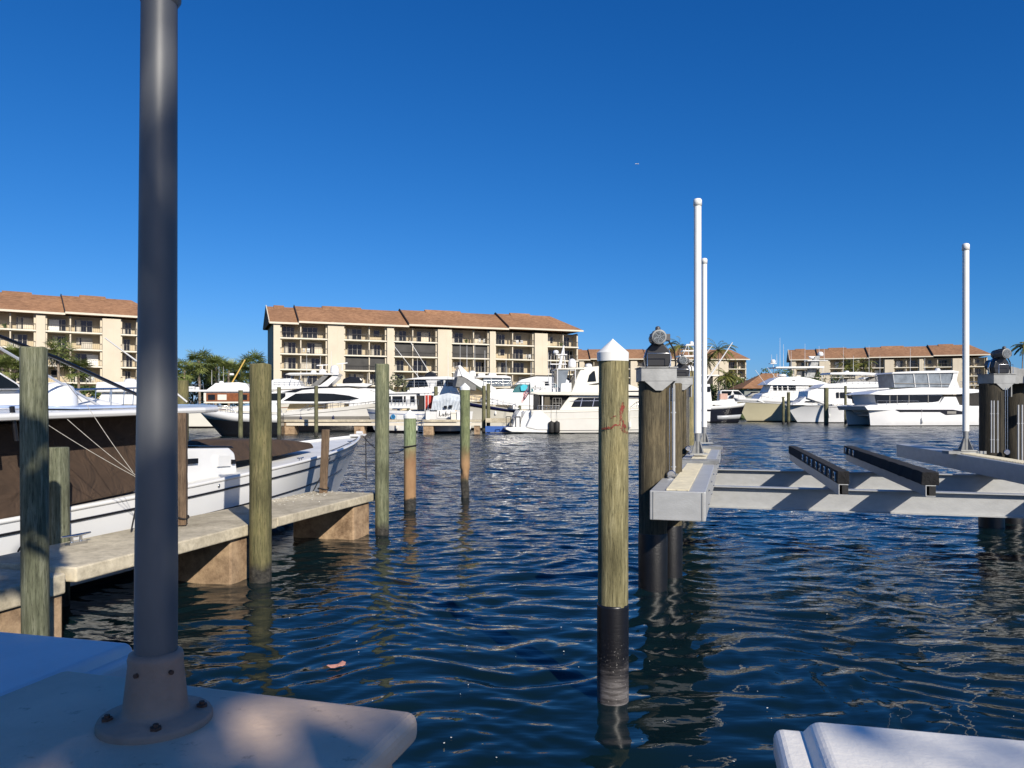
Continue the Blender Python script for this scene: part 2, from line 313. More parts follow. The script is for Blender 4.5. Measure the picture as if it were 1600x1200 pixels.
def building(label, p0, ang, s_of, bays, secs, levels=(1.6, 4.4, 7.2, 10.0, 12.82, 15.7), eave=18.5, ridge=22.3, deep=13, seed=1, furn=6, short='middle', z0=1.35, screens=()):
    """local frame: x along the facade, y into the building; bays: (kind, x0, x1, divider)"""
    rg = random.Random(seed); root = empty('apartment_building', (p0[0], p0[1], 0), ang, label, 'building', 'apartment buildings round the basin')
    x0 = min(b[1] for b in bays); x1 = max(b[2] for b in bays); dep = 1.9; made = []
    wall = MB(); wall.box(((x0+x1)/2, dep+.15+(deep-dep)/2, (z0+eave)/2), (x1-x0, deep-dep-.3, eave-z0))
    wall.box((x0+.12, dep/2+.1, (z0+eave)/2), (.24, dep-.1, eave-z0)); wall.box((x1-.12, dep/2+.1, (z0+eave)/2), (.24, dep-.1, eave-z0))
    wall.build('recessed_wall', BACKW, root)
    lv = list(levels)
    nd = 0
    for kind, a, c, dv in bays:
        if kind == 'wall':
            w = MB(); w.box(((a+c)/2, .15+(dep)/2-.35, (z0+eave)/2-.15), (c-a, dep+.7, eave-z0-.3))
            w.box(((a+c)/2+ (c-a)*.1, -.56, (z0+eave)/2), (.05, .03, eave-z0-.4))
            w.build('wall_panel', STUC, root); continue
        for k, z in enumerate(lv):
            top = lv[k+1] if k+1 < len(lv) else eave
            s = MB(); s.box(((a+c)/2, dep/2-.09, z-.12), (c-a-.01, dep+.46, .24))
            s.build('balcony_slab', BSLAB, root)
            if k < 2: continue
            for xx in ([a+.14, c-.14] if not dv else [a+.14, dv, c-.14]):
                cols = MB(); cols.box((xx, .28 if xx != dv else .7, (z+top-.2)/2), (.3 if xx != dv else .2, .5 if xx != dv else 1.4, top-.22-z))
                cols.build('balcony_pillar', STUC, root)
            scr = (k, round(a)) in screens or rg.random() < .015
            segs = [(a, c)] if not dv else [(a, dv), (dv, c)]
            for (u, v) in segs:
                wd = v-u; big = rg.random() < .68
                if not scr:
                    dw = wd*(.56 if big else .34); dx = u+wd*(.5+rg.uniform(-.13, .13)); hz = 2.15 if big else 1.2; zc = z+.03+hz/2 if big else z+1.5
                    d = MB(); d.box((dx, dep+.14, zc), (dw, .06, hz)); d.build('sliding_door' if big else 'window', DOORG, root)
                    fr = MB()
                    for q in range(4 if big else 2): fr.box((dx-dw/2+dw*q/(3 if big else 1), dep+.09, zc), (.07, .05, hz))
                    fr.box((dx, dep+.09, zc+hz/2), (dw, .05, .08)); 
                    if rg.random() < .5: fr.box((dx-dw*.3, dep+.1, zc), (dw*.22, .03, hz*.96))
                    fr.build('door_frame', CURT, root)
                else:
                    d = MB(); d.box(((u+v)/2, .34, (z+top)/2-.1), (wd-.3, .03, top-z-.22)); d.build('screen', SCREEN, root)
                rl = MB(); rl.box(((u+v)/2, -.14, z+1.02), (wd-.1, .05, .06)); rl.box(((u+v)/2, -.14, z+.12), (wd-.1, .04, .04))
                nb = max(3, int(wd/.3))
                for q in range(nb+1): rl.box((u+.05+(wd-.1)*q/nb, -.14, z+.57), (.028, .028, .88))
                rl.build('balcony_railing', RAILM, root)
            if not scr and rg.random() < .5:
                bl = MB(); u, v = segs[rg.randrange(len(segs))]; bw_ = (v-u)*rg.uniform(.25, .45); bl.box((rg.uniform(u+bw_/2+.2, v-bw_/2-.2), dep+.06, z+1.05), (bw_, .04, 2.0)); bl.build('blind', rg.choice((CURT, OFFW, TRIM)), root)
            if not scr and rg.random() < .45:
                pl = MB(); u = rg.uniform(a+.5, c-.5); pl.lathe((u, .35, z), [(.18, 0), (.25, .4)], 8)
                for q in range(26): dd = Vector((rg.gauss(0, 1), rg.gauss(0, 1), rg.uniform(.3, 2))).normalized(); blade(pl, Vector((u, .35, z+.4)), dd, Vector((0, 1, 0)), rg.uniform(.4, .8), .07, .2)
                pl.build('potted_plant', TREEG, root)
            if furn and not scr and rg.random() < .8: made.append((rg.uniform(a+1, c-1.2), z, k, len([q for q in bays if q[0] == 'bal' and q[1] <= a])))
    # roof sections
    for i, (a, c, dz) in enumerate(secs):
        ra = a-.5 if i == 0 else a; rc = c+.5 if i == len(secs)-1 else c+.02
        y0, ym, y1 = -1.0-.25*dz, deep/2, deep+.9; e = eave+dz*.5; rd = ridge+dz*.5
        hip = i == len(secs)-1
        rm = rc-4.2 if hip else rc
        r_ = MB(); r_.add([(ra, y0, e), (rc, y0, e), (rc, y1, e), (ra, y1, e), (ra, ym, rd), (rm, ym, rd), (ra, y0, e+.18), (rc, y0, e+.18), (rc, y1, e+.18), (ra, y1, e+.18)],
              [(6, 7, 5, 4), (8, 9, 4, 5), (7, 8, 5), (9, 6, 4), (0, 3, 2, 1), (0, 1, 7, 6), (1, 2, 8, 7), (2, 3, 9, 8), (3, 0, 6, 9)])
        rr_ = r_.build('roof', ROOF, root)
        f = MB(); f.box(((ra+rc)/2, y0-.05, e+.02), (rc-ra, .08, .34)); f.build('fascia', TRIM, rr_)
        f = MB(); f.bar((ra-.06, y0-.08, e+.2), (ra-.06, ym, rd+.08), .14, .34); f.bar((ra-.06, y1, e+.2), (ra-.06, ym, rd+.08), .14, .34); f.build('rake_board', RAILM if i else TRIM, rr_)
        g = MB(); g.add([(ra+.2, 1.0, e), (ra+.2, deep, e), (ra+.2, ym, rd-.2), (ra+.5, 1.0, e), (ra+.5, deep, e), (ra+.5, ym, rd-.2)], [(0, 1, 2), (5, 4, 3), (0, 3, 4, 1), (1, 4, 5, 2), (2, 5, 3, 0)]); g.build('gable', STUC, root)
        # small step in the ridge
        st = MB(); m0 = lerp(ra, rm, .25); m1 = lerp(ra, rm, .62); st.add([(m0, ym-1.4, lerp(rd, e, 1.4/(ym+1))+.05), (m1, ym-1.4, lerp(rd, e, 1.4/(ym+1))+.05), (m1, ym, rd+.3), (m0, ym, rd+.3), (m0, ym+1.4, lerp(rd, e, 1.4/(ym+1))), (m1, ym+1.4, lerp(rd, e, 1.4/(ym+1)))], [(0, 1, 2, 3), (3, 2, 5, 4), (0, 3, 4), (1, 5, 2)])
        st.build('ridge_cap', ROOF, rr_)
    if furn:
        rg.shuffle(made)
        for (x, z, k_, bi) in made[:furn]:
            for q in range(2):
                ch = patio_chair(); ch.matrix_world = Matrix.Translation((p0[0], p0[1], 0)) @ Matrix.Rotation(ang, 4, 'Z') @ Matrix.Translation((x+q*.9, .55+rg.uniform(-.1, .3), z)) @ Matrix.Rotation(rg.uniform(2.4, 3.9), 4, 'Z')
                tag(ch, '%s patio chair, %s floor balcony, bay %s from the left, %s block' % (('left', 'right')[q], ('', '', 'lowest', 'second', 'third', 'top')[min(k_, 5)], ('', 'one', 'two', 'three', 'four', 'five', 'six')[bi], short), 'chair', 'patio chairs on the %s block balconies' % short)
    return root
_chair = []
def patio_chair():
    if not _chair:
        m = MB(); m.box((0, 0, .42), (.5, .5, .06)); m.box((0, .26, .75), (.5, .05, .6))
        for sx in (-.22, .22):
            for sy in (-.22, .22): m.box((sx, sy, .2), (.05, .05, .4))
            m.box((sx, 0, .62), (.06, .5, .04))
        o = m.build('patio_chair', OFFW); _chair.append(o); return o
    o = _chair[0].copy(); C.objects.link(o); return o

def facade(px0, Y0, px1, Y1):
    a = Vector(((px0-CX)/F*Y0, Y0)); c = Vector(((px1-CX)/F*Y1, Y1)); d = (c-a).normalized()
    def s_of(px):
        k = (px-CX)/F; return (k*a.y-a.x)/(d.x-k*d.y)
    return a, math.atan2(d.y, d.x), s_of
def bays_from(s_of, items):
    return [(k, s_of(a), s_of(c), s_of(dv) if dv else None) for k, a, c, dv in items]
a, ang, s = facade(427, 139, 905, 162)
building('four storey buff apartment block with brown shingle roof in the middle of the far shore', a, ang, s,
  bays_from(s, [('wall', 427, 437.5, 0), ('bal', 437.5, 511.5, 470), ('wall', 511.5, 537, 0), ('bal', 537, 604, 577), ('wall', 604, 614.5, 0), ('bal', 614.5, 683, 645), ('wall', 683, 704.5, 0), ('bal', 704.5, 764, 740), ('wall', 764, 773, 0), ('bal', 773, 834, 801), ('wall', 834, 854, 0), ('bal', 854, 903, 880)]),
  [(s(425), s(466), -.6), (s(466), s(637), 0), (s(637), s(792), 0.5), (s(792), s(904), .9)], seed=3, furn=8, screens=((4, round(s(704.5))), (4, round(s(614.5))), (3, round(s(537)))))
a, ang, s = facade(0, 123.5, 217, 135)
building('four storey buff apartment block with brown shingle roof at the left edge behind the palms', a, ang, s,
  bays_from(s, [('bal', -120, -60, -90), ('wall', -60, -40, 0), ('bal', -40, 56, 16), ('wall', 56, 70.5, 0), ('bal', 70.5, 159.5, 110), ('wall', 159.5, 188, 0), ('bal', 188, 236, 214), ('wall', 236, 250, 0)]),
  [(s(-122), s(-30), -.4), (s(-30), s(101), 0), (s(101), s(250), .4)], seed=8, furn=6, short='left')
a, ang, s = facade(905, 252, 1168, 252)
building('distant buff apartment block with brown roof behind the coconut palms', a, ang, s,
  bays_from(s, [('wall', 905, 912, 0), ('bal', 912, 945, 928), ('wall', 945, 953, 0), ('bal', 953, 985, 970), ('wall', 985, 995, 0), ('bal', 995, 1040, 1017), ('wall', 1040, 1060, 0), ('bal', 1060, 1105, 1082), ('wall', 1105, 1137, 0), ('bal', 1137, 1166, 1152)]),
  [(s(898), s(922), 0), (s(922), s(1010), 0.5), (s(1010), s(1168), .3)], seed=5, furn=0)
a, ang, s = facade(1237, 252, 1545, 236)
building('distant buff apartment block with brown roof behind the catamaran', a, ang, s,
  bays_from(s, [('wall', 1237, 1243, 0), ('bal', 1243, 1280, 1262), ('wall', 1280, 1296, 0), ('bal', 1296, 1336, 1316), ('wall', 1336, 1342, 0), ('bal', 1342, 1382, 1362), ('wall', 1382, 1396, 0), ('bal', 1396, 1436, 1416), ('wall', 1436, 1442, 0), ('bal', 1442, 1488, 1465), ('wall', 1488, 1502, 0), ('bal', 1502, 1543, 1522)]),
  [(s(1236), s(1278), 0), (s(1278), s(1357), .3), (s(1357), s(1457), .7), (s(1457), s(1545), 1.2)], seed=6, furn=0)
# low house with a hipped roof
root = empty('low_house', tuple(W(1202, 637, 205).xy)+(0,), R(4), 'low grey house with hipped brown roof behind the tan hulled yacht', 'house')
m = MB(); m.box((0, 0, 4.3), (17, 9, 6.6)); m.build('wall', M('grey_stucco', (.22, .24, .22), .9), root)
m = MB(); m.add([(-9.6, -5.6, 7.9), (9.4, -5.6, 7.9), (9.4, 5.6, 7.9), (-9.6, 5.6, 7.9), (-1.8, 0, 12.1), (2.4, 0, 12.1)], [(0, 1, 5, 4), (1, 2, 5), (2, 3, 4, 5), (3, 0, 4), (3, 2, 1, 0)]); m.build('roof', ROOF, root)
for xx in (-4.5, -1.5, 2):
    m = MB(); m.box((xx*1.3, -4.52, 6.4), (2, .06, 1.3)); m.build('window', GLASS, root)

# ------------------------------------------------------------ trees
def fan_palm_meshes(h, seed, rad=1.6):
    rg = random.Random(seed); cr = MB(); top = Vector((0, 0, h))
    for i in range(46):
        az = rg.uniform(0, 6.283); el = R(rg.triangular(-65, 85, 20)); d = Vector((math.cos(az)*math.cos(el), math.sin(az)*math.cos(el), math.sin(el)))
        st = rad*rg.uniform(.4, .8); c = top+d*st+Vector((0, 0, -.12*st)); side = d.cross(Vector((0, 0, 1))).normalized() if abs(d.z) < .98 else Vector((1, 0, 0)); up = side.cross(d)
        cr.tube([top, c], .03, 3, False)
        for k in range(15):
            t = R(-112+224*k/14); dd = (d*math.cos(t)+side*math.sin(t)); dd += up*rg.uniform(-.14, .14)
            blade(cr, c, dd, up, rad*rg.uniform(.5, .78), .042*rad/1.6, rg.uniform(.02, .3))
    tr = MB(); pts = []; rs = []
    for k in range(9):
        t = k/8; pts.append((math.sin(t*3+seed)*.1, math.cos(t*2.2+seed)*.08, h*t)); rs.append(.21-.05*t+.02*(k % 2))
    tr.tube(pts, rs, 10)
    return cr, tr
def feather_palm_meshes(h, seed, ln=3.2, wind=(1, 0)):
    rg = random.Random(seed); cr = MB(); top = Vector((0, 0, h))
    for i in range(26):
        az = rg.uniform(0, 6.283); el = R(rg.uniform(-10, 75)); d = Vector((math.cos(az)*math.cos(el), math.sin(az)*math.cos(el), math.sin(el))); L_ = ln*rg.uniform(.8, 1.1)
        pts = [top]; 
        for k in range(9):
            d = (d+Vector((.04*wind[0], 0, -.21))).normalized(); pts.append(pts[-1]+d*L_/9)
        cr.tube(pts, [.05-.004*k for k in range(10)], 3, False)
        for k in range(1, 10):
            dd = (pts[k]-pts[k-1]).normalized(); sd = dd.cross(Vector((0, 0, 1))).normalized()
            for q in range(4):
                p = pts[k-1].lerp(pts[k], q/4)
                for sg in (-1, 1):
                    blade(cr, p, sd*sg+dd*.55+Vector((0, 0, rg.uniform(-.5, .1))), Vector((0, 0, 1)), .75*(1-abs(k-4.5)/9), .05, .45)
    tr = MB(); tr.tube([(math.sin(k*.35)*.4, 0, h*k/8) for k in range(8)]+[(0, 0, h)], [.2-.012*k for k in range(9)], 9)
    return cr, tr
def palm(kind, px, Y, ytop, label, seed, rad=1.6, base=1.35, group='palms along the far shore'):
    p = W(px, ytop, Y); h = p.z-base-(rad*1.35 if kind == 'fan' else .9)
    root = empty('palm_tree', (p.x, p.y, base), rnd.uniform(0, 6), label, 'palm tree', group)
    cr, tr = fan_palm_meshes(h, seed, rad) if kind == 'fan' else feather_palm_meshes(h, seed, rad)
    cr.build('crown', PALMG if kind == 'fan' else COCOG, root); tr.build('trunk', BARK, root)
for i, (px, Y, yt, rad, lab) in enumerate([
    (22, 112, 529, 2.0, 'fan palm half hidden by the mossy pile at the left edge'), (92, 116, 517, 2.4, 'tallest fan palm in front of the left apartment block'),
    (122, 118, 545, 2.2, 'lower fan palm right of the tallest one at the left block'), (42, 110, 548, 2.0, 'low fan palm just left of the tallest one at the left block'),
    (5, 108, 543, 2.1, 'fan palm cut by the left edge of the photo'),
    (288, 120, 550, 2.1, 'fan palm beside the grey lamp pole'), (311, 124, 534, 2.3, 'fan palm with bare trunk standing tallest right of the grey pole'), (337, 128, 543, 2.4, 'fan palm in the middle of the clump by the middle block'),
    (358, 126, 552, 2.1, 'short fan palm behind the yellow boom'), (394, 122, 538, 2.5, 'fan palm against the side wall of the middle block'), (377, 130, 553, 2.2, 'small fan palm filling the gap left of the middle block'), (322, 132, 556, 2.3, 'low fan palm behind the bare trunked one')]):
    palm('fan', px, Y, yt, lab, 20+i, rad)
for i, (px, Y, yt, rad, lab) in enumerate([
    (1062, 205, 537, 5.4, 'windblown coconut palm behind the second lift motor'), (1122, 207, 543, 5.6, 'windblown coconut palm right of the two white poles'), (1099, 210, 556, 4.8, 'coconut palm between the two white poles and the distant block'),
    (1134, 202, 583, 3.5, 'low palm in front of the distant block'), (1147, 204, 584, 3.5, 'low palm next to the low house roof'), (1326, 205, 566, 4.0, 'coconut palm left part of the pair before the right hand block'),
    (1350, 208, 564, 4.0, 'coconut palm right part of the pair before the right hand block'), (1600, 202, 536, 3.4, 'coconut palm cut by the right edge of the photo')]):
    palm('feather', px, Y, yt, lab, 50+i, rad)
def leafy(name, px, Y, ytop, wpx, label, cat, mat, seed, n=2600, base=1.35, leaf=.28, lo=.25, group=None):
    p = W(px, ytop, Y); H = p.z-base; rx = wpx/2*Y/F; rg = random.Random(seed); root = empty(name, (p.x, p.y, base), 0, label, cat, group)
    cl = [(Vector((rg.uniform(-.75, .75)*rx, rg.uniform(-.7, .7)*rx*.8, H*rg.uniform(lo+.08, .86))), rx*rg.uniform(.22, .42)) for _ in range(16)]
    cr = MB()
    for i in range(n):
        c, r = rg.choice(cl); d = Vector((rg.gauss(0, 1), rg.gauss(0, 1), rg.gauss(0, 1))).normalized(); q = c+d*r*rg.uniform(.5, 1.05); q.z = min(q.z, H*rg.uniform(.93, 1.0))
        u = Vector((rg.gauss(0, 1), rg.gauss(0, 1), rg.gauss(0, .7))).normalized(); v = u.cross(Vector((rg.gauss(0, 1), rg.gauss(0, 1), rg.gauss(0, 1)))).normalized(); s_ = leaf*rg.uniform(.6, 1.3)
        cr.add([q-u*s_, q+v*s_*.45, q+u*s_, q-v*s_*.45], [(0, 1, 2, 3)])
    cr.build('crown', mat, root)
    tr = MB(); tr.tube([(0, 0, 0), (.1, 0, H*.3), (0, .1, H*.6)], [rx*.08+.08, rx*.06+.06, .05], 8)
    for c, r in cl[:7]: tr.tube([(.05, 0, H*.25), c*.6+Vector((0, 0, H*.15)), c], [.1, .06, .03], 5)
    tr.build('trunk', BARK, root); return root
for i, (px, Y, yt, w, lab, mt) in enumerate([
    (282, 140, 566, 60, 'dark bushy tree left end of the palm clump', TREEG), (330, 142, 562, 70, 'dark bushy tree behind the palm clump', TREEG), (375, 140, 568, 70, 'dark bushy tree right end of the palm clump', TREEG),
    (300, 135, 590, 60, 'low shrub under the palm clump', TREEG), (350, 134, 590, 70, 'low shrub behind the yellow boom', TREEG), (105, 118, 598, 50, 'clipped green hedge bush in front of the left block', TREEG), (140, 119, 600, 34, 'round green hedge bush at the foot of the left block', TREEG),
    (622, 112, 580, 46, 'sparse grey shrub right of the tall mid pier pile', OLIVEG), (1185, 225, 583, 60, 'dark tree behind the low house', TREEG), (1215, 228, 574, 60, 'dark tree behind the tan yacht mast', TREEG), (1255, 224, 580, 60, 'dark tree left of the right hand block', TREEG),
    (1300, 222, 580, 60, 'dark tree before the right hand block', TREEG), (1385, 218, 588, 50, 'dark tree by the end of the catamaran roof', TREEG), (1115, 212, 590, 50, 'dark shrub under the coconut palms', TREEG), (1160, 216, 588, 60, 'dark shrub left of the low house', TREEG), (1555, 212, 590, 60, 'dark shrub behind the right hand lift piles', TREEG), (1600, 210, 575, 60, 'dark tree at the right edge of the photo', TREEG)]):
    leafy('tree' if yt < 585 else 'shrub', px, Y, yt, w, lab, 'tree' if yt < 585 else 'shrub', mt, 90+i, n=1700 if mt is TREEG else 650, leaf=.36 if Y > 150 else .26, group='trees and shrubs along the far shore')
# ------------------------------------------------------------ piles
W_GREEN = wood('green_pile_wood', (.055, .065, .042), (.15, .165, .10), (.31, .31, .215), zband=.12, zfade=.22)
W_OLIVE = wood('olive_pile_wood', (.09, .08, .035), (.22, .195, .10), (.42, .375, .22), zband=.02, zfade=.06)
W_OLIVE2 = wood('olive_brown_pile_wood', (.055, .055, .022), (.135, .125, .055), (.25, .21, .11), zband=.18, zfade=.2)
W_MOSS = wood('mossy_pile_wood', (.04, .048, .028), (.135, .145, .095), (.30, .31, .24), zband=.1, zfade=.25)
W_RUSTY = wood('rusty_pile_wood', (.09, .11, .06), (.20, .25, .14), (.33, .38, .24), zband=.32, zfade=.06, orange=(.3, 1.4))
W_RUSTY2 = wood('rust_stained_pile_wood', (.08, .10, .05), (.17, .20, .10), (.30, .32, .18), zband=.5, zfade=.3, orange=(.7, 1.2))
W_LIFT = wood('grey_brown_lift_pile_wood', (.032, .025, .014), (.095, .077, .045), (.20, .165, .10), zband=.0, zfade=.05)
W_LIFT_SHADE = wood('shaded_lift_pile_wood', (.010, .009, .007), (.032, .027, .018), (.075, .062, .042), zband=.0, zfade=.05)  # right hand piles: the shade on them is put into this wood colour
W_POST = wood('brown_post_wood', (.06, .038, .024), (.13, .085, .055), (.22, .16, .11), zband=-1, zfade=.1)
W_FAR = wood('far_pile_wood', (.07, .07, .035), (.13, .13, .07), (.22, .21, .13), zband=.3, zfade=.3)
def pile_mesh(r, h, z0=-.8, n=28, rough=.035, seed=0, lean=(0, 0), taper=.0, ragged=0, eaten=None):
    rg = random.Random(seed); m = MB(); rings = max(8, int(h/.09)); ph = [rg.uniform(0, 6.3) for _ in range(6)]
    vs = []; fs = []
    for i in range(rings+1):
        t = i/rings; z = z0+(h-z0)*t
        for k in range(n):
            a = 2*math.pi*k/n
            w = 1+rough*.5*math.sin(2*a+ph[0]+z*.5)+rough*.4*math.sin(5*a+ph[1]+z*.9)+rough*.3*math.sin(11*a+ph[2])+rough*.25*rg.uniform(-1, 1)
            if eaten and z < eaten: w *= .80+.1*math.sin(3*a+z*7)
            rr = r*w*(1-taper*t); zz = z
            if i == rings: zz += ragged*math.sin(3*a+ph[3])
            vs.append((rr*math.cos(a)+lean[0]*z, rr*math.sin(a)+lean[1]*z, zz))
    for i in range(rings):
        for k in range(n): fs.append((i*n+k, i*n+(k+1) % n, (i+1)*n+(k+1) % n, (i+1)*n+k))
    m.add(vs, fs, True)
    top = vs[rings*n:]; bv = [(x+(lean[0]*h-x)*.06, y+(lean[1]*h-y)*.06, z+.012) for x, y, z in top]
    m.add(top+bv, [(k, (k+1) % n, n+(k+1) % n, n+k) for k in range(n)]); m.add(bv, [tuple(range(n))])
    return m
def cone_cap(r, z, h=.24, collar=.09):
    m = MB(); m.lathe((0, 0, 0), [(r*1.05, z-.01), (r*1.06, z+collar)], 28, cap=False)
    m.lathe((0, 0, 0), [(r*1.06, z+collar), (r*1.0, z+collar+.008), (r*.08, z+collar+h-.012), (.0001, z+collar+h)], 28, cap=False)
    return m
def pile(px, ytop, ywl, wpx, mat, label, Y=None, cap=False, wrap=None, group='wooden mooring piles', dx=0, lean=(0, 0), base=None, **kw):
    Y = Y or CZ*F/(ywl-HY); p = W(px, ytop, Y); r = wpx/2/F*Y
    if cap: h = p.z-r*.95-.025
    else: h = p.z
    root = empty('mooring_pile', (p.x, p.y, 0), rnd.uniform(0, 6.28), label, 'pile', group)
    near = Y < 40; z0 = -.8 if base is None else base
    pile_mesh(r, h, n=32 if near else 12, seed=int(px), z0=z0, lean=lean, **kw).build('timber_shaft', mat, root)
    if cap: cone_cap(r, h-.05, r*.95, .075).build('cone_cap', PVC, root)
    if wrap:
        w = MB(); w.lathe((0, 0, 0), [(r*1.045, -.8), (r*1.05, wrap-.02), (r*1.03, wrap), (r*.97, wrap+.002)], 32); w.build('plastic_wrap', WRAPM, root)
    return root
def wrapmat():
    m, t, b = principled('black_pile_wrap'); z = zval(t); n1 = noise(t, 3, 5, .7, sc=(1, 1, 8)); n2 = noise(t, 60, 3, .6)
    f = maprange(t, z, .1, .85, 1, 0); mu = t.nodes.new('ShaderNodeMath'); mu.operation = 'MULTIPLY'; t.links.new(f, mu.inputs[0]); t.links.new(n1.outputs[0], mu.inputs[1])
    c = ramp(t, [(.26, (.006, .006, .008)), (.42, (.06, .055, .055)), (.6, (.16, .15, .15))]); t.links.new(mu.outputs[0], c.inputs[0])
    sp = ramp(t, [(.66, (0, 0, 0)), (.70, (.5, .5, .5))]); t.links.new(n2.outputs[0], sp.inputs[0])
    f2 = maprange(t, z, .5, .75, 1, 0); mu2 = t.nodes.new('ShaderNodeMath'); mu2.operation = 'MULTIPLY'; t.links.new(f2, mu2.inputs[0]); t.links.new(sp.outputs[0], mu2.inputs[1])
    t.links.new(mixc(t, mu2.outputs[0], c.outputs[0], (.45, .43, .4)), b.inputs['Base Color']); b.inputs['Roughness'].default_value = .35
    bump(t, b, n1.outputs[0], .3, .01); return m
WRAPM = wrapmat()
near_pile = pile(957.5, 529, 1095, 47, W_OLIVE, 'tall olive pile with white cone cap, black wrapped foot and red paint smears', cap=True, wrap=.975, lean=(.002, 0), taper=-.0)
near_pile.rotation_euler.z = 0
# red paint smears: thin patches lying on the shaft
def paint_on(root, r, strokes, mat, name):
    m = MB(); cx = 0
    for (a0, z0, a1, z1, w) in strokes:
        n = 10; vs = []; rg = random.Random(int(a0*10+z0*100)); 
        for i in range(n+1):
            t = i/n; a = R(lerp(a0, a1, t)); z = lerp(z0, z1, t)+rg.uniform(-.01, .01); ww = w*(.3+.7*math.sin(math.pi*(.08+.84*t)))*rg.uniform(.55, 1.15)
            ta = a1-a0; tz = z1-z0
            if abs(R(ta)*r) > abs(tz): q = [(a, z-ww/2), (a, z+ww/2)]
            else: q = [(a-ww/2/r, z), (a+ww/2/r, z)]
            for (aa, zz) in q: vs.append(((r*1.045)*math.sin(aa), -(r*1.045)*math.cos(aa), zz))
        m.add(vs, [(2*i, 2*i+2, 2*i+3, 2*i+1) for i in range(n)], True)
    return m.build(name, mat, root)
def redmat():
    m, t, b = principled('red_paint_smear'); n1 = noise(t, 30, 5, .7, sc=(1, 1, .4)); r = ramp(t, [(.4, (.24, .035, .02)), (.65, (.12, .03, .02))]); t.links.new(n1.outputs[0], r.inputs[0]); t.links.new(r.outputs[0], b.inputs['Base Color'])
    n2 = noise(t, 38, 4, .75, sc=(1, 1, .5)); r2 = ramp(t, [(.42, (0, 0, 0)), (.52, (1, 1, 1))]); t.links.new(n2.outputs[0], r2.inputs[0]); t.links.new(r2.outputs[0], b.inputs['Alpha']); b.inputs['Roughness'].default_value = .7; return m
zz = lambda py: CZ-(py-HY)/F*7.69
paint_on(near_pile, .151, [(22, zz(650), 34, zz(628), .05), (16, zz(640), 40, zz(636), .05), (18, zz(656), 36, zz(660), .045), (22, zz(648), 28, zz(672), .04), (-52, zz(671), 18, zz(663), .024), (20, zz(668), 62, zz(677), .03), (28, zz(662), 50, zz(668), .04), (-14, zz(652), 6, zz(650), .012), (26, zz(672), 40, zz(674), .03)], redmat(), 'red_paint_smear')
# rows of hexagon of piles on the left and centre
pile(56, 545, 0, 38, W_MOSS, 'mossy grey green pile at the left edge, in front of the pier', Y=8.45, lean=(-.006, 0), ragged=.01)
pile(91, 700, 0, 32, W_MOSS, 'short flat topped pile right behind the mossy pile, in its shadow', Y=11.42)
pile(407, 570, 908, 33, W_OLIVE2, 'thick olive brown pile beside the joint of the pier', lean=(-.004, 0), ragged=.008)
pile(597, 570, 835, 21.5, W_GREEN, 'tall green pile at the outer end of the pier', ragged=.012)
pile(640.5, 640, 797, 19, W_RUSTY, 'low white capped pile, green above and rusty orange below, with a rope round it', cap=True)
pile(726.5, 598, 778, 15.5, W_RUSTY2, 'white capped pile with a rusty, worm eaten foot standing alone in open water', cap=True, eaten=.9)
pile(285, 595, 0, 18, W_OLIVE2, 'green pile just right of the grey lamp pole behind the fishing boat', Y=27)
pile(1078, 569, 760, 13.5, W_OLIVE, 'green white capped pile behind the second lift motor', Y=24, cap=True)
def square_post(px, ytop, ybot, wpx, Y, label, lean):
    p = W(px, ytop, Y); r = wpx/2/F*Y; q = W(px, ybot, Y)
    root = empty('square_post', (p.x, p.y, q.z-.05), R(12), label, 'post', 'brown square posts on the pier')
    m = MB(); h = p.z-q.z+.05; n = 14
    pts = []
    rings = []
    for i in range(n+1):
        z = h*i/n; lx = lean*z
        for a, b in ((-1, -1), (1, -1), (1, 1), (-1, 1)): pts.append((a*r+lx+rnd.uniform(-.003, .003), b*r+rnd.uniform(-.003, .003), z))
    m.add(pts, [(i*4+k, i*4+(k+1) % 4, (i+1)*4+(k+1) % 4, (i+1)*4+k) for i in range(n) for k in range(4)]+[(n*4, n*4+1, n*4+2, n*4+3)])
    m.build('post_timber', W_POST, root, bevel=.008)
    w = MB(); w.tube([(math.cos(t)*r*1.35, math.sin(t)*r*1.35, .12+.02*math.sin(2*t)) for t in [k*2*math.pi/12 for k in range(13)]], .015, 5); w.build('rope_turns', ROPE, root)
square_post(284, 645, 815, 15, 12.9, 'brown square post on the pier right of the grey lamp pole', 0)
square_post(505, 671, 768, 12, 18.0, 'short leaning brown post at the outer end of the pier', .04)

# ------------------------------------------------------------ the pier
def concrete(name, base, stain, sc=1.2):
    m, t, b = principled(name); n1 = noise(t, sc, 6, .7); n2 = noise(t, 9, 5, .7); n3 = noise(t, .45, 3, .5)
    r = ramp(t, [(.3, stain), (.52, base), (.75, tuple(min(1, c*1.25) for c in base))]); t.links.new(n1.outputs[0], r.inputs[0])
    r2 = ramp(t, [(.3, (.72, .7, .66)), (.6, (1.08, 1.06, 1.02))]); t.links.new(n2.outputs[0], r2.inputs[0])
    r3 = ramp(t, [(.35, (.75, .75, .75)), (.65, (1.1, 1.1, 1.1))]); t.links.new(n3.outputs[0], r3.inputs[0])
    c = mixc(t, 1, r.outputs[0], r2.outputs[0], 'MULTIPLY'); t.links.new(mixc(t, 1, c, r3.outputs[0], 'MULTIPLY'), b.inputs['Base Color'])
    b.inputs['Roughness'].default_value = .9; bump(t, b, n2.outputs[0], .5, .02); return m
PIERC = concrete('pier_concrete', (.52, .47, .36), (.36, .32, .24))
BENTC = concrete('rust_stained_concrete', (.40, .285, .18), (.13, .075, .042), 1.7)
PD = Vector((.258, .966, 0)).normalized(); PN = Vector((PD.y, -PD.x, 0))      # along the pier; to its right
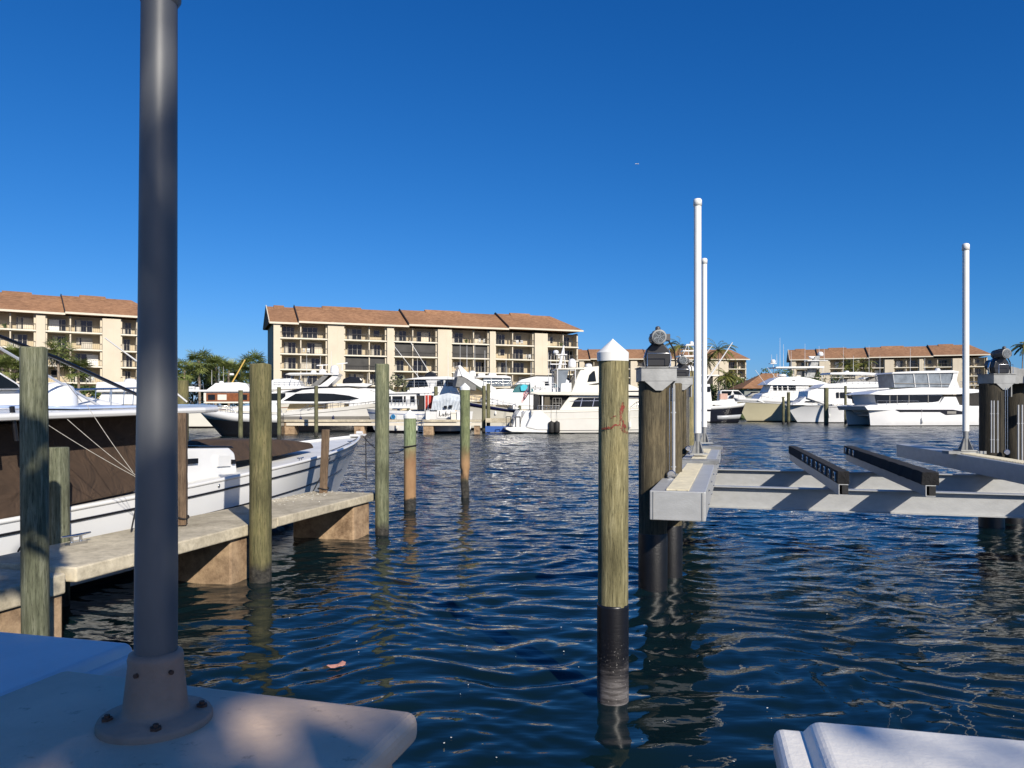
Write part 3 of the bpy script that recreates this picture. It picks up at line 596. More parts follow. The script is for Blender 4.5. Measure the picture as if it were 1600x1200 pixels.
p_end = Vector((-3.17, 18.0, 0)); PW = 1.62
root = empty('concrete_pier', (p_end.x, p_end.y, 0), math.atan2(PD.x*-1, PD.y), 'narrow pale concrete finger pier beside the sport fishing boat', 'pier')
# local: +y along the pier outward, x to its right (deck spans x -PW..0), outer end at y=0
def pier_slab(y0, y1, z1=.94, th=.175, dx=0):
    m = MB(); m.box((-PW/2+dx, (y0+y1)/2, z1-th/2), (PW, y1-y0-.02, th)); return m.build('deck_slab', PIERC, root, bevel=.022)
pier_slab(-4.2, 0.0); pier_slab(-8.75, -4.2, .945, .19, .01); pier_slab(-17, -8.85, .90, .25, -.02)
for (y, L_) in ((-.62, .8), (-5.1, .75), (-9.3, .9)):
    m = MB(); m.box((-PW/2-.02, y, -.04), (PW*.93, L_, 1.58)); m.build('pile_cap_beam', BENTC, root, bevel=.03)
for y in (-.9, -5.3, -9.4):
    pass
def cleat(parent, loc, rz, s=1):
    m = MB(); c = Vector(loc)
    m.box(c+Vector((0, 0, .015*s)), (.2*s, .07*s, .03*s), rz); d = Vector((math.cos(rz), math.sin(rz), 0))
    for q in (-.05, .05): m.tube([c+d*q*s, c+d*q*s+Vector((0, 0, .09*s))], .014*s, 6)
    m.tube([c-d*.16*s+Vector((0, 0, .095*s)), c+Vector((0, 0, .088*s)), c+d*.16*s+Vector((0, 0, .095*s))], [.01*s, .017*s, .01*s], 6)
    return m
m = cleat(None, (-1.3, -7.4, .94), R(85), 1.5); m.build('dock_cleat', CHROME, root)
# bits of shell and rope ends lying on the outer end of the deck
m = MB(); rg = random.Random(5)
for i in range(130):
    x = -PW*rg.random()**.7*.95-.03; y = -rg.random()*2.6-.06; s_ = rg.uniform(.008, .026); a = rg.uniform(0, 3)
    if x > -.75 and y < -.5 and rg.random() < .75: continue
    c = Vector((p_end.x, p_end.y, 0))+PD*y+PN*x; m.box((c.x, c.y, .945+s_*.3), (s_*2, s_, s_*.6), a)
tag(m.build('shell_litter', M('shell_bits', (.5, .48, .42), .9, var=.4, vscale=30)), kind='stuff')

# ------------------------------------------------------------ boat lift
LD = Vector((.276, .961, 0)).normalized(); LN = Vector((LD.y, -LD.x, 0)); LA = math.atan2(-LD.x, LD.y)
lift = empty('boat_lift', (1.88, 10.5, 0), LA, 'aluminium boat lift cradle of walkway beams, cross beams and black padded bunks between timber piles', 'boat lift')
GRATE = M('cream_grating', (.66, .60, .44), .8, var=.2, vscale=8)
def walk_beam(parent, L_, w, top=1.8, h=.40):
    b_ = MB(); b_.box((w/2, L_/2, top-h/2), (w, L_, h)); bo = b_.build('walkway_beam', ALU, parent, bevel=.012)
    for (a, c) in ((.04, 5.1), (5.9, 10.8)):
        g = MB(); n = int((c-a)/.075)
        for i in range(n): g.box((w*.5, a+(i+.5)*(c-a)/n, top+.014), (.30, .045, .022))
        g.box((w*.5-.14, (a+c)/2, top+.009), (.02, c-a, .012)); g.box((w*.5+.14, (a+c)/2, top+.009), (.02, c-a, .012)); g.box((w*.5, (a+c)/2, top+.009), (.02, c-a, .012))
        g.build('grating_tread', GRATE, bo)
    for xx in (.045, w-.045):
        s_ = MB(); s_.box((xx, -.003, top-h/2), (.012, .008, h-.03)); s_.build('weld_seam', GALV, bo)
    for y in (1.2, 2.6, 4.1, 6.6, 8.1, 9.9):
        for zq in (.1, .3): s_ = MB(); s_.lathe((w+.001, y, top-zq), [(.018, 0), (.018, .01), (.009, .011), (.009, .022)], 6, axis=(1, 0, 0), smooth=False); s_.build('beam_bolt', CHROME, bo)
    f = MB()
    for y in (5.25, 11.0): f.box((w/2, y, top+.035), (w+.16, .12, .07)); f.box((w/2, y+.45, top+.035), (w+.16, .12, .07)); 
    f.build('cross_channel', GALV, bo)
    return bo
def loc_of(px, py, Y): 
    q = W(px, py, Y); d = q-Vector((1.88, 10.5, 0)); return Vector((d.dot(LN), d.dot(LD), q.z))
walk_beam(lift, 13.3, .74)
# right beam on its own frame (slightly splayed)
ra0 = Vector((9.13, 10.9, 0)); rd = Vector((.2115, .977, 0)).normalized()
rb = MB(); rn = Vector((rd.y, -rd.x, 0)); L_ = 13.3; w = .56
def lf(v): d = Vector(v)-Vector((1.88, 10.5, 0)); return Vector((d.dot(LN), d.dot(LD), v[2]))
def seg_box(m, o, d, n_, a0, a1, b0, b1, z0, z1):
    P = [o+d*a0+n_*b0, o+d*a0+n_*b1, o+d*a1+n_*b1, o+d*a1+n_*b0]
    m.hexa([lf((p.x, p.y, z0)) for p in P]+[lf((p.x, p.y, z1)) for p in P]); return m
bo = seg_box(rb, ra0, rd, rn, 0, L_, 0, w, 1.42, 1.8).build('walkway_beam', ALU, lift, bevel=.012)
g = MB()
for i in range(110): seg_box(g, ra0, rd, rn, .3+i*.075, .345+i*.075, .12, .44, 1.804, 1.826)
g.build('grating_tread', GRATE, bo)
# cross beams: I sections square to the walkway beams
def ibeam(y, x0, x1, zb, zt, name='cross_beam', fl=.24):
    m = MB(); m.box(((x0+x1)/2, y, (zb+zt)/2), (x1-x0, .016, zt-zb-.03)); m.box(((x0+x1)/2, y, zt-.008), (x1-x0, fl, .016)); m.box(((x0+x1)/2, y, zb+.008), (x1-x0, fl, .016))
    o = m.build(name, ALU, lift); return o
ibeam(5.05, .45, 8.6, .975, 1.395); ibeam(9.3, .45, 9.6, .98, 1.395)
for y in (5.05, 9.3):
    hang = MB(); hang.box((.62, y, 1.2), (.02, .34, .44)); hang.box((.46, y+.0, 1.18), (.32, .3, .36))
    for q in (-.1, .1): hang.tube([(.625, y+q-.02, 1.40), (.625, y+q-.02, .93)], .014, 6)
    hang.build('hanger_bracket', GALV, lift)
# bunks
def bunk(px0, pyb0, px1, pyb1, wide, blocks, label):
    a = loc_of(px0, pyb0, (CZ-1.41)*F/(pyb0-HY)); b_ = loc_of(px1, pyb1, (CZ-1.41)*F/(pyb1-HY)); a.z = b_.z = 0
    al = MB(); Z = Vector((0, 0, 1)); al.bar(a+Z*1.51, b_+Z*1.51, .015, .19); 
    sd = (b_-a).normalized().cross(Z)
    al.bar(a+Z*1.598+sd*.075, b_+Z*1.598+sd*.075, .15, .014); al.bar(a+Z*1.418+sd*.075, b_+Z*1.418+sd*.075, .15, .014)
    bo = al.build('bunk_channel', ALU, lift, bevel=.002)
    inn = MB(); inn.bar(a+Z*1.508+sd*.10, b_+Z*1.508+sd*.10, .1, .16); inn.build('timber_core', RUB, bo)
    pd = MB(); n = 40; vs = []
    h0 = 1.61; hh = .22
    for i in range(n+1):
        t = i/n; p = a.lerp(b_, t)+sd*.07; jj = [rnd.uniform(-.006, .006)*(1 if wide else .2) for _ in range(4)]
        for k, (u, zz_) in enumerate(((-wide_w(wide), h0), (wide_w(wide), h0), (wide_w(wide)*.94, h0+hh), (-wide_w(wide)*.94, h0+hh))): vs.append(p+sd*u+Vector((jj[k], 0, zz_+jj[(k+1) % 4])))
    pd.add(vs, [(i*4+k, i*4+(k+1) % 4, (i+1)*4+(k+1) % 4, (i+1)*4+k) for i in range(n) for k in range(4)]+[(3, 2, 1, 0), (n*4, n*4+1, n*4+2, n*4+3)])
    pd.build('padding', CARPET, bo, bevel=.01)
    # moulded recesses in the side of the pad, with pale edges
    if blocks:
        d = (b_-a).normalized(); Ltot = (b_-a).length
        for t in blocks:
            st = MB()
            c = a+d*Ltot*t-sd*(wide_w(wide)-.062); c.z = 0
            for (o0, o1) in (((-.10, 1.64), (-.06, 1.79)), ((-.06, 1.79), (.06, 1.79)), ((.06, 1.79), (.10, 1.64)), ((-.05, 1.70), (.07, 1.70))):
                st.bar(c+d*o0[0]+Z*o0[1], c+d*o1[0]+Z*o1[1], .022, .02)
            st.build('strap_slot', CHROME, bo)
def wide_w(w_): return .14 if w_ else .10
bunk(1311, 774, 1234, 719, False, [.03, .10, .17, .24, .31, .40, .49, .59], '')
bunk(1447, 776, 1322, 719.5, True, [.80, .87, .95], '')
# guide poles
def guide_pole(px, ytop, Y, wpx, label, zb=1.8, plate=None):
    p = W(px, ytop, Y); r = wpx/2/F*Y; root = empty('guide_pole', (p.x, p.y, zb), 0, label, 'guide pole', 'white guide poles on the boat lift')
    m = MB(); m.tube([(0, 0, .55), (0, 0, p.z-zb-.06)], r, 20); m.build('pvc_sleeve', PVC, root)
    m = MB(); m.lathe((0, 0, 0), [(r*1.02, p.z-zb-.16), (r*1.14, p.z-zb-.16), (r*1.14, p.z-zb-.03), (r*.9, p.z-zb), (r*.3, p.z-zb+.015)], 20); m.build('end_cap', PVC, root)
    m = MB(); m.tube([(0, 0, .08), (0, 0, .6)], r*.78, 16); m.box((0, 0, .085), (.42, .34, .03))
    for k in range(4):
        a = k*math.pi/2+.5; d = Vector((math.cos(a), math.sin(a), 0)); n_ = Vector((-d.y, d.x, 0))*.008
        m.hexa([d*r*.7-n_+Vector((0, 0, .1)), d*.19-n_+Vector((0, 0, .1)), d*.19+n_+Vector((0, 0, .1)), d*r*.7+n_+Vector((0, 0, .1)), d*r*.7-n_+Vector((0, 0, .38)), d*r*.85-n_+Vector((0, 0, .38)), d*r*.85+n_+Vector((0, 0, .38)), d*r*.7+n_+Vector((0, 0, .38))])
    m.build('base_flange', GALV, root)
    if plate: m = MB(); m.box((0, 0, .035), (plate, .3, .07)); m.build('base_channel', GALV, root)
guide_pole(1090, 311, 17.5, 11.5, 'tallest white guide pole, nearest of the two on the left walkway beam')
guide_pole(1100.5, 404, 23.0, 8.2, 'white guide pole farther back on the left walkway beam')
guide_pole(1509, 381, 18.9, 9.5, 'single white guide pole on the right walkway beam', plate=1.0)
# lift piles, with brackets and motors
MOTOR = M('motor_housing', (.075, .075, .08), .45, .2, var=.3, vscale=4)
DRIVE = M('black_drive_cover', (.014, .014, .016), .35, var=.3, vscale=5)
MFACE = M('motor_fan_cover', (.16, .18, .20), .5, .2, var=.3, vscale=14)
WRAP_SHADE = M('shaded_pile_wrap', (.005, .005, .006), .4, var=.5, vscale=3, bstr=.2)  # black wrap, its colour deepened for the shadow of the beam
def lift_pile(px, ytop, Y, wpx, label, extra=()):
    p = W(px, ytop, Y); r = wpx/2/F*Y; root = empty('lift_pile', (p.x, p.y, 0), 0, label, 'pile', 'timber piles of the boat lift')
    pile_mesh(r, p.z, n=32, seed=int(px)).build('timber_shaft', W_LIFT if px < 1200 else W_LIFT_SHADE, root)
    w_ = MB(); w_.lathe((0, 0, 0), [(r*1.05, -.8), (r*1.055, .88), (r*1.03, .9)], 32); w_.build('plastic_wrap', WRAP_SHADE, root); return root, r, p.z
def lift_motor(X, Y, z, ang, label, s=1.0, flip=1):
    root = empty('lift_motor', (X, Y, z), ang, label, 'lift motor', 'electric lift motors on the pile heads')
    m = MB(); m.box((0, 0, .115*s), (.62*s, .56*s, .23*s)); m.box((0, 0, .24*s), (.66*s, .6*s, .02)); bo = m.build('pile_bracket', GALV, root, bevel=.008)
    m = MB(); m.box((.28*s*flip, -.06, -.16), (.03, .22, .32)); m.add([(-.25*s, -.29*s, 0), (.25*s, -.29*s, 0), (.06*s, -.29*s, -.16*s), (-.06*s, -.29*s, -.16*s), (-.25*s, -.27*s, 0), (.25*s, -.27*s, 0), (.06*s, -.27*s, -.16*s), (-.06*s, -.27*s, -.16*s)], [(3, 2, 1, 0), (4, 5, 6, 7), (0, 1, 5, 4), (1, 2, 6, 5), (2, 3, 7, 6), (3, 0, 4, 7)]); m.build('gusset_plate', GALV, bo)
    # rounded drive housing
    prof = [(-.20, .26), (.20, .26), (.23, .42), (.19, .56), (.10, .66), (.02, .69), (-.10, .66), (-.19, .56), (-.23, .42)]
    m = MB(); m.prism([(x*s, zz_*s) for x, zz_ in prof], .07*s, -.12*s); m.build('drive_cover', DRIVE, root, bevel=.02)
    m = MB(); m.prism([(x*s*1.08+.03, zz_*s) for x, zz_ in prof], .035*s, .03*s); m.build('drive_plate', CHROME, root, bevel=.01)
    m = MB(); m.lathe((.10*s*flip, .12*s, .50*s), [(.13*s, 0), (.14*s, .03), (.14*s, .26*s), (.1*s, .3*s)], 20, axis=(0, 1, 0)); m.build('gear_drum', MOTOR, root)
    m = MB(); m.lathe((-.01*s, -.36*s, .76*s), [(.08*s, 0), (.118*s, .012), (.125*s, .03), (.125*s, .30*s), (.11*s, .42*s), (.06*s, .44*s)], 24, axis=(0, 1, 0)); mo = m.build('motor_body', MOTOR, root)
    m = MB(); [m.lathe((-.01*s, -.372*s, .76*s), [(a_*s, .004), (a_*s, .0), ((a_+.012)*s, .0), ((a_+.012)*s, .004)], 24, axis=(0, 1, 0), smooth=False) for a_ in (.02, .045, .07, .092)]; [m.bar((-.01*s-.10*s*math.cos(q_), -.371*s, .76*s-.10*s*math.sin(q_)), (-.01*s+.10*s*math.cos(q_), -.371*s, .76*s+.10*s*math.sin(q_)), .012, .004, up=(0, 1, 0)) for q_ in (.3, 1.35, 2.4)]; m.lathe((-.01*s, -.36*s, .76*s), [(.0001, 0), (.105*s, .0), (.105*s, .02)], 24, axis=(0, 1, 0)); m.build('fan_cover', MFACE, mo)
    m = MB(); m.lathe((-.01*s, -.36*s, .76*s), [(.118*s, 0), (.13*s, .002), (.13*s, .018), (.12*s, .02)], 24, axis=(0, 1, 0)); m.build('clamp_ring', GALV, mo)
    for q_ in range(12):
        a_ = q_*math.pi/6; m = MB(); m.box((-.01*s+.128*s*math.cos(a_), -.2*s, .76*s+.128*s*math.sin(a_)), (.012*s, .26*s, .012*s)); m.build('cooling_fin', MOTOR, mo)
    m = MB(); m.box((.15*s, -.2*s, .76*s), (.09*s, .18*s, .12*s)); m.build('terminal_box', MOTOR, mo, bevel=.01); m = MB(); m.lathe((-.02*s, -.28*s, .87*s), [(.03*s, 0), (.045*s, .01), (.045*s, .06*s), (.02*s, .08*s)], 10); m.build('cable_gland', MOTOR, mo)
    m = MB(); m.tube([(-.21*s, -.33*s, .26*s), (-.21*s, -.33*s, .48*s), (.19*s, -.33*s, .48*s), (.19*s, -.33*s, .26*s)], .008, 6); m.build('guard_wire', CHROME, root)
    m = MB(); m.tube([(.2*s, -.1, .72*s), (.30*s, -.1, .55*s), (.33*s, -.08, .32*s), (.30*s, -.1, .1*s)], .014, 6); m.build('power_cable', ROPE, root)
    return root
rootA, rA, zA = lift_pile(1020, 597, 12.5, 43, 'thick lift pile nearest the olive capped pile, its motor against the sky')
rootA2, _, _ = lift_pile(1047, 600, 13.35, 36, 'lift pile tucked close behind the first one, mostly hidden')
rootB, _, zB = lift_pile(1065, 602, 20.4, 21.5, 'farther lift pile on the left side of the lift')
pA = W(1025, 596, 12.5); lift_motor(pA.x, pA.y, zA+.005, R(0), 'electric lift motor on the galvanised head of the nearest left lift pile', .92)
m_ = W(1064, 602, 20.4); lift_motor(m_.x, m_.y, zB+.005, R(0), 'electric lift motor on the farther left lift pile, half hidden', .85)
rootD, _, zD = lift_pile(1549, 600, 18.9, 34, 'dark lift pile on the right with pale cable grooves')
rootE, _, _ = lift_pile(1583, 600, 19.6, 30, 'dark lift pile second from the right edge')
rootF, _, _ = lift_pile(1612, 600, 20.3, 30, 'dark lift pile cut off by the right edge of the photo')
m_ = W(1557, 600, 18.9); lift_motor(m_.x, m_.y, zD+.005, R(8), 'electric lift motor on the galvanised head of the right hand lift piles', .95)
m = MB(); a = W(1535, 600, 18.75); 
hd = empty('pile_head_beam', tuple(W(1590, 600, 19.2)), R(5), 'galvanised head beam running over the right hand lift piles', 'beam')
m = MB(); m.box((.25, 0, .19), (1.5, .5, .36)); m.add([(-.55, -.3, .0), (-.2, -.3, .0), (-.2, -.3, .38), (-.4, -.3, .42), (-.55, -.3, .3)], [(0, 1, 2, 3, 4)]); m.build('head_beam', GALV, hd, bevel=.01)
m = MB(); m.tube([(.1, -.28, .45), (.0, -.34, .2), (-.03, -.33, -.3), (.12, -.3, -.8)], .018, 6); m.build('power_cable', ROPE, hd)
m = MB(); m.box((.17, -.33, -.62), (.24, .12, .24)); m.build('junction_box', M('grey_box', (.35, .36, .37), .5), hd, bevel=.01)
def conduit(px, Y, z0, z1, label, r=.02):
    p = W(px, 600, Y); root = MB(); root.tube([(0, 0, 0), (0, 0, (z1-z0)*.5), (0, 0, z1-z0)], r, 8)
    for q in (.25, .75): root.box((0, .01, (z1-z0)*q), (r*2.6, r*2.1, .02))
    o = root.build('conduit_pipe', M('conduit_grey', (.40, .41, .42), .45), loc=(p.x, p.y, z0)); tag(o, label, 'pipe', 'conduit pipes on the lift piles')
conduit(1591, 18.6, 1.2, 3.0, 'thin grey pipe, left one of the pair on the dark right lift piles')
conduit(1597, 18.6, 1.2, 3.0, 'thin grey pipe, right one of the pair on the dark right lift piles')
conduit(1052.5, 12.75, 1.5, 3.3, 'pale pipe running down the right side of the nearest lift pile', .028)
for k, px in enumerate((1549, 1553, 1559)): conduit(px, 18.45, 1.85, 3.1, ('pale lift cable down the front of the dark right lift pile, %s of three' % ('left', 'middle', 'right')[k]), .014)

for (px_, Y_, lab) in ((1046, 12.3, 'steel lift cable from the nearest left motor down to the walkway beam'), (1073.5, 20.1, 'steel lift cable from the farther left motor down to the walkway beam'), (1571, 18.5, 'steel lift cable from the right hand motor down to the right beam')):
    a = W(px_, 606, Y_); m = MB(); m.tube([a, (a.x, a.y, 1.85)], .007, 6); m.tube([a+Vector((.05, 0, 0)), (a.x+.05, a.y, 1.85)], .007, 6); m.lathe((a.x+.025, a.y-.03, 1.86), [(.06, 0), (.075, .01), (.06, .03), (.075, .05), (.06, .06)], 14, axis=(0, 1, 0)); tag(m.build('lift_cable', CHROME), lab, 'cable', 'steel cables of the boat lift')
# ------------------------------------------------------------ foreground: capped column, lamp pole, dock boxes
def capmat():
    m, t, b = principled('painted_concrete_cap'); n1 = noise(t, 2.2, 5, .65); n2 = noise(t, 45, 4, .7); n3 = noise(t, 14, 5, .75)
    r = ramp(t, [(.3, (.52, .38, .27)), (.7, (.70, .53, .39))]); t.links.new(n1.outputs[0], r.inputs[0])
    r3 = ramp(t, [(.28, (.45, .42, .4)), (.40, (1, 1, 1)), (.74, (1, 1, 1)), (.8, (1.3, 1.3, 1.3))]); t.links.new(n3.outputs[0], r3.inputs[0])
    t.links.new(mixc(t, .8, r.outputs[0], r3.outputs[0], 'MULTIPLY'), b.inputs['Base Color']); b.inputs['Roughness'].default_value = .62; bump(t, b, n2.outputs[0], .25, .01); return m
CAPM = capmat()
zc = 2.13
def on(px, py, z): Y = depth_at(py, z); p = W(px, py, Y); return Vector((p.x, p.y, z))
A_, B_ = on(109, 1044, zc), on(657, 1109, zc)
ang = math.atan2(B_.y-A_.y, B_.x-A_.x)
cap = empty('column', (0, 0, 0), 0, 'square masonry column with a rounded painted concrete cap under the grey lamp pole', 'column')
ex = (B_-A_).normalized(); Lc = (B_-A_).length
ey_l = (on(0, 1096, zc)-A_).normalized(); ey = Vector((ex.y, -ex.x, 0)); D = 1.02
P = [A_+ex*-.02, B_, B_+ey*D, A_+ey*D]
def slab(P, inset, z0, z1):
    c = (P[0]+P[2])/2; Q = [p+(c-p).normalized()*inset for p in P]
    return [Vector((q.x, q.y, z0)) for q in (Q[3], Q[2], Q[1], Q[0])]+[Vector((q.x, q.y, z1)) for q in (Q[3], Q[2], Q[1], Q[0])]
m = MB(); m.hexa(slab(P, 0, zc-.085, zc)); m.build('cap_slab', CAPM, cap, bevel=.03, seg=4)
m = MB(); m.hexa(slab(P, .07, zc-.16, zc-.086)); m.build('cap_moulding', CAPM, cap, bevel=.02, seg=3)
m = MB(); m.hexa(slab(P, .12, 1.25, zc-.161)); m.build('shaft', CAPM, cap, bevel=.01)
# the pole
pb = on(243, 1128, zc); 
def polemat():
    m, t, b = principled('grey_pole_paint'); n1 = noise(t, 2.5, 5, .65, sc=(1, 1, .5)); r = ramp(t, [(.3, (.075, .08, .086)), (.7, (.13, .135, .142))]); t.links.new(n1.outputs[0], r.inputs[0])
    n3 = noise(t, 22, 4, .7); r3 = ramp(t, [(.22, (.3, .25, .2)), (.30, (1, 1, 1))]); t.links.new(n3.outputs[0], r3.inputs[0])
    t.links.new(mixc(t, .7, r.outputs[0], r3.outputs[0], 'MULTIPLY'), b.inputs['Base Color']); b.inputs['Roughness'].default_value = .48; b.inputs['Metallic'].default_value = .15; return m
sc_ = pb.y/F
pole = empty('lamp_pole', tuple(pb), 0, 'thick grey lamp pole bolted on the column cap in the left foreground', 'lamp pole')
ztop = lambda py: (HY-py)*sc_+CZ-zc
rb_, rt_ = 31.5*sc_, 26.5*sc_
m = MB(); m.lathe((0, 0, 0), [(rb_, .16), (rb_*.995, .4), (lerp(rb_, rt_, .6), ztop(500)), (rt_, ztop(5)), (rt_, ztop(4))], 48)
po = m.build('pole_shaft', polemat(), pole)
m = MB(); m.lathe((0, 0, 0), [(rt_*1.02, ztop(6)), (rt_*1.2, ztop(-2)), (rt_*1.22, ztop(-60)), (rt_*1.0, ztop(-70)), (rt_*.9, ztop(-420))], 48); m.build('pole_collar', polemat(), pole)
m = MB(); m.lathe((0, 0, 0), [(.05, ztop(-420)), (.16, ztop(-430)), (.2, ztop(-560)), (.1, ztop(-640)), (.01, ztop(-660))], 32); m.build('lamp_globe', OFFW, pole)
BASEM = M('brown_grey_base_paint', (.30, .205, .15), .65, .0, var=.22, vscale=6, bstr=.3, bscale=20)
r1, r2, r3_ = 46*sc_, 40*sc_, 84*sc_
m = MB(); m.lathe((0, 0, 0), [(r3_, -.01), (r3_, .012), (r3_*.97, .02), (r1*1.12, .026), (r1*1.02, .04), (r1, .06), (r2*1.0, .152), (r2*1.02, .165), (r2*.97, .178), (rb_*1.0, .182)], 48)
bo = m.build('base_sleeve', BASEM, pole)
for k in range(4):
    a = R(25+90*k); c = Vector((math.cos(a), math.sin(a), 0))*r3_*.80; m = MB(); m.lathe(tuple(c+Vector((0, 0, .02))), [(.014, 0), (.014, .009)], 6, smooth=False); m.lathe(tuple(c+Vector((0, 0, .029))), [(.007, 0), (.007, .007)], 10); m.build('bolt', M('rusty_bolt', (.11, .06, .04), .8, .3, var=.4, vscale=40), bo)
for a in (R(255), R(-35)):
    m = MB(); m.lathe((math.cos(a)*r2*1.0, math.sin(a)*r2*1.0, .14), [(.006, -.006), (.006, .008)], 8, axis=(math.cos(a), math.sin(a), 0)); m.build('grub_screw', M('rusty_bolt', (.1, .06, .04)), bo)
pole.rotation_euler = (0, R(.3), 0)
# dock boxes (white fibreglass)
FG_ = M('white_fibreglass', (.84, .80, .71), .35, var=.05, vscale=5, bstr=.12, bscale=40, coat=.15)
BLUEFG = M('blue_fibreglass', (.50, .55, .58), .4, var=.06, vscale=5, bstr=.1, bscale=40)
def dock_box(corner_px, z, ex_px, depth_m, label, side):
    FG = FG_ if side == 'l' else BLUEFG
    a = on(*corner_px, z); b_ = on(*ex_px, z); ex = (b_-a).normalized(); ey = Vector((ex.y, -ex.x, 0)); L_ = (b_-a).length
    rz = math.atan2(ex.y, ex.x); root = empty('dock_box', (a.x, a.y, 1.25), rz, label, 'dock box', 'fibreglass dock boxes on the quay')
    h = z-1.25; m = MB(); m.box((L_/2, -depth_m/2, h*.42), (L_-.1, depth_m-.1, h*.84)); m.build('box_body', FG, root, bevel=.02)
    m = MB(); m.box((L_/2, -depth_m/2, h-.062), (L_, depth_m, .084)); lid = m.build('lid', FG, root, bevel=.025, seg=4)
    x0 = .03 if side == 'l' else .0; m = MB()
    lo = [Vector((.055, -.006, h-.04)), Vector((L_-.02, -.006, h-.04)), Vector((L_-.02, -depth_m+.03, h-.04)), Vector((.055, -depth_m+.03, h-.04))]
    hi = [Vector((.10, -.016, h+.012)), Vector((L_-.04, -.016, h+.012)), Vector((L_-.04, -depth_m+.06, h+.012)), Vector((.10, -depth_m+.06, h+.012))]
    m.hexa([lo[3], lo[2], lo[1], lo[0], hi[3], hi[2], hi[1], hi[0]]); m.build('lid_crown', FG, root, bevel=.018, seg=4)
    for yy in (-.32, -.7):
        m = MB(); m.tube([(.03, yy, h-.022), (.03, yy, h-.012)], .008, 10); m.build('rivet', CHROME, root)
    for xx in (L_*.3, L_*.7):
        m = MB(); m.tube([(xx-.06, .012, h*.86), (xx+.06, .012, h*.86)], .011, 8); m.box((xx, .004, h*.83), (.1, .006, .07)); m.build('hinge', CHROME, root)
    return root
dock_box((1207, 1122), 2.10, (1760, 1172), .95, 'white fibreglass dock box in sunlight at the lower right corner', 'l')
a = on(-260, 962, 2.2); 
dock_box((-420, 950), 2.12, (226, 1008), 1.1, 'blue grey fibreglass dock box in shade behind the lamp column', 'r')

# floating leaves and specks
LEAFP = M('pink_dead_leaf', (.45, .22, .17), .7, var=.2, vscale=20)
p = on(522, 1040, 0.03); q = on(533, 1037, .03)
for i, c in enumerate((p, q)):
    m = MB(); n = 9; top = [(.075*math.cos(2*math.pi*k/n)*(1+.2*math.sin(3*k)), .045*math.sin(2*math.pi*k/n), .012*math.sin(k*1.7)) for k in range(n)]
    m.add(top+[(x, y, z-.004) for x, y, z in top], [tuple(range(n)), tuple(range(2*n-1, n-1, -1))]+[((k+1) % n, k, n+k, n+(k+1) % n) for k in range(n)])
    o = m.build('floating_leaf', LEAFP, loc=(c.x, c.y, c.z)); o.rotation_euler.z = i*1.1; tag(o, ('left' if i == 0 else 'right')+' one of two pink dead leaves floating beyond the lamp column', 'leaf', 'floating pink leaves')
m = MB(); rg = random.Random(3)
for i in range(110):
    x = rg.uniform(-4, 7); y = 5+rg.random()**1.5*16; s_ = rg.uniform(.003, .008); m.box((x, y, .02), (s_*2, s_, s_*.6), rg.uniform(0, 3))
tag(m.build('floating_specks', OFFW), kind='stuff')

# shade tree behind the camera, between it and the sun (its shade falls on the lamp pole, column and left box)
SHADE_ROOT = (7.4, -11.5, 1.25)
def shade_tree():
    rg = random.Random(21); root = empty('shade_tree', SHADE_ROOT, 0, 'broad leafy tree on the quay behind the viewer', 'tree')
    tr = MB(); tr.tube([(0, 0, 0), (-.2, .1, 3), (-.3, .4, 6)], [.3, .25, .2], 12)
    for e in ((-3.2, 1.2, 9.2), (-1.6, 1.9, 8.6), (-2.8, .6, 10.5), (0, 0, 9)): tr.tube([(-.3, .4, 5.8), Vector(e)*.6+Vector((0, 0, 2.6)), e], [.14, .08, .03], 8)
    tr.build('trunk', BARK, root)
    cl = SHADE_CLUMPS; cr = MB()
    for (c, r, n) in cl:
        c = Vector(c)-Vector(SHADE_ROOT)
        for i in range(n):
            d = Vector((rg.gauss(0, 1), rg.gauss(0, 1), rg.gauss(0, 1))).normalized(); q = c+d*r*rg.random()**.45
            u = Vector((rg.gauss(0, 1), rg.gauss(0, 1), rg.gauss(0, .8))).normalized(); v = u.cross(Vector((rg.gauss(0, 1), rg.gauss(0, 1), rg.gauss(0, 1)))).normalized(); s_ = .21*rg.uniform(.6, 1.3)
            cr.add([q-u*s_, q+v*s_*.55, q+u*s_, q-v*s_*.55], [(0, 1, 2, 3)])
    cr.build('crown', TREEG, root)
def along(p, t): return Vector(p)+SUN*t
SHADE_CLUMPS = []
for (p, t, r, n) in [((-1.0, 2.1, 4.1), 6.2, .75, 420), ((-.95, 2.15, 3.45), 6.0, .8, 480), ((-.95, 2.15, 2.7), 5.6, .9, 520), ((-1.3, 2.2, 2.13), 6.4, .8, 470), ((-.6, 1.9, 2.13), 6.2, .75, 400), ((-2.3, 3.0, 2.1), 6.4, 1.0, 620), ((-1.8, 2.7, 2.1), 6.9, .9, 520), ((-3.2, 3.0, 2.1), 6.2, 1.0, 560), ((-.7, 1.5, 2.2), 5.8, .8, 420), ((.95, 2.25, 2.1), 5.8, .33, 55), ((1.2, 1.95, 2.1), 6.3, .4, 60), ((-1, 2.1, 4.9), 6.0, .7, 300), ((-6.0, 9.6, 1.0), 11.5, .45, 130), ((-5.9, 9.3, 1.9), 12.5, .28, 50), ((-6.6, 9.5, .9), 12.0, .7, 300)]:
    SHADE_CLUMPS.append((along(p, t*2.25 if t < 9 else t*1.15), r, int(n*((.045 if p[0] > -1.6 and p[2] < 2.5 else .085) if p[0] < .5 and t < 9 else (.62 if t > 9 else .12)))))
shade_tree()
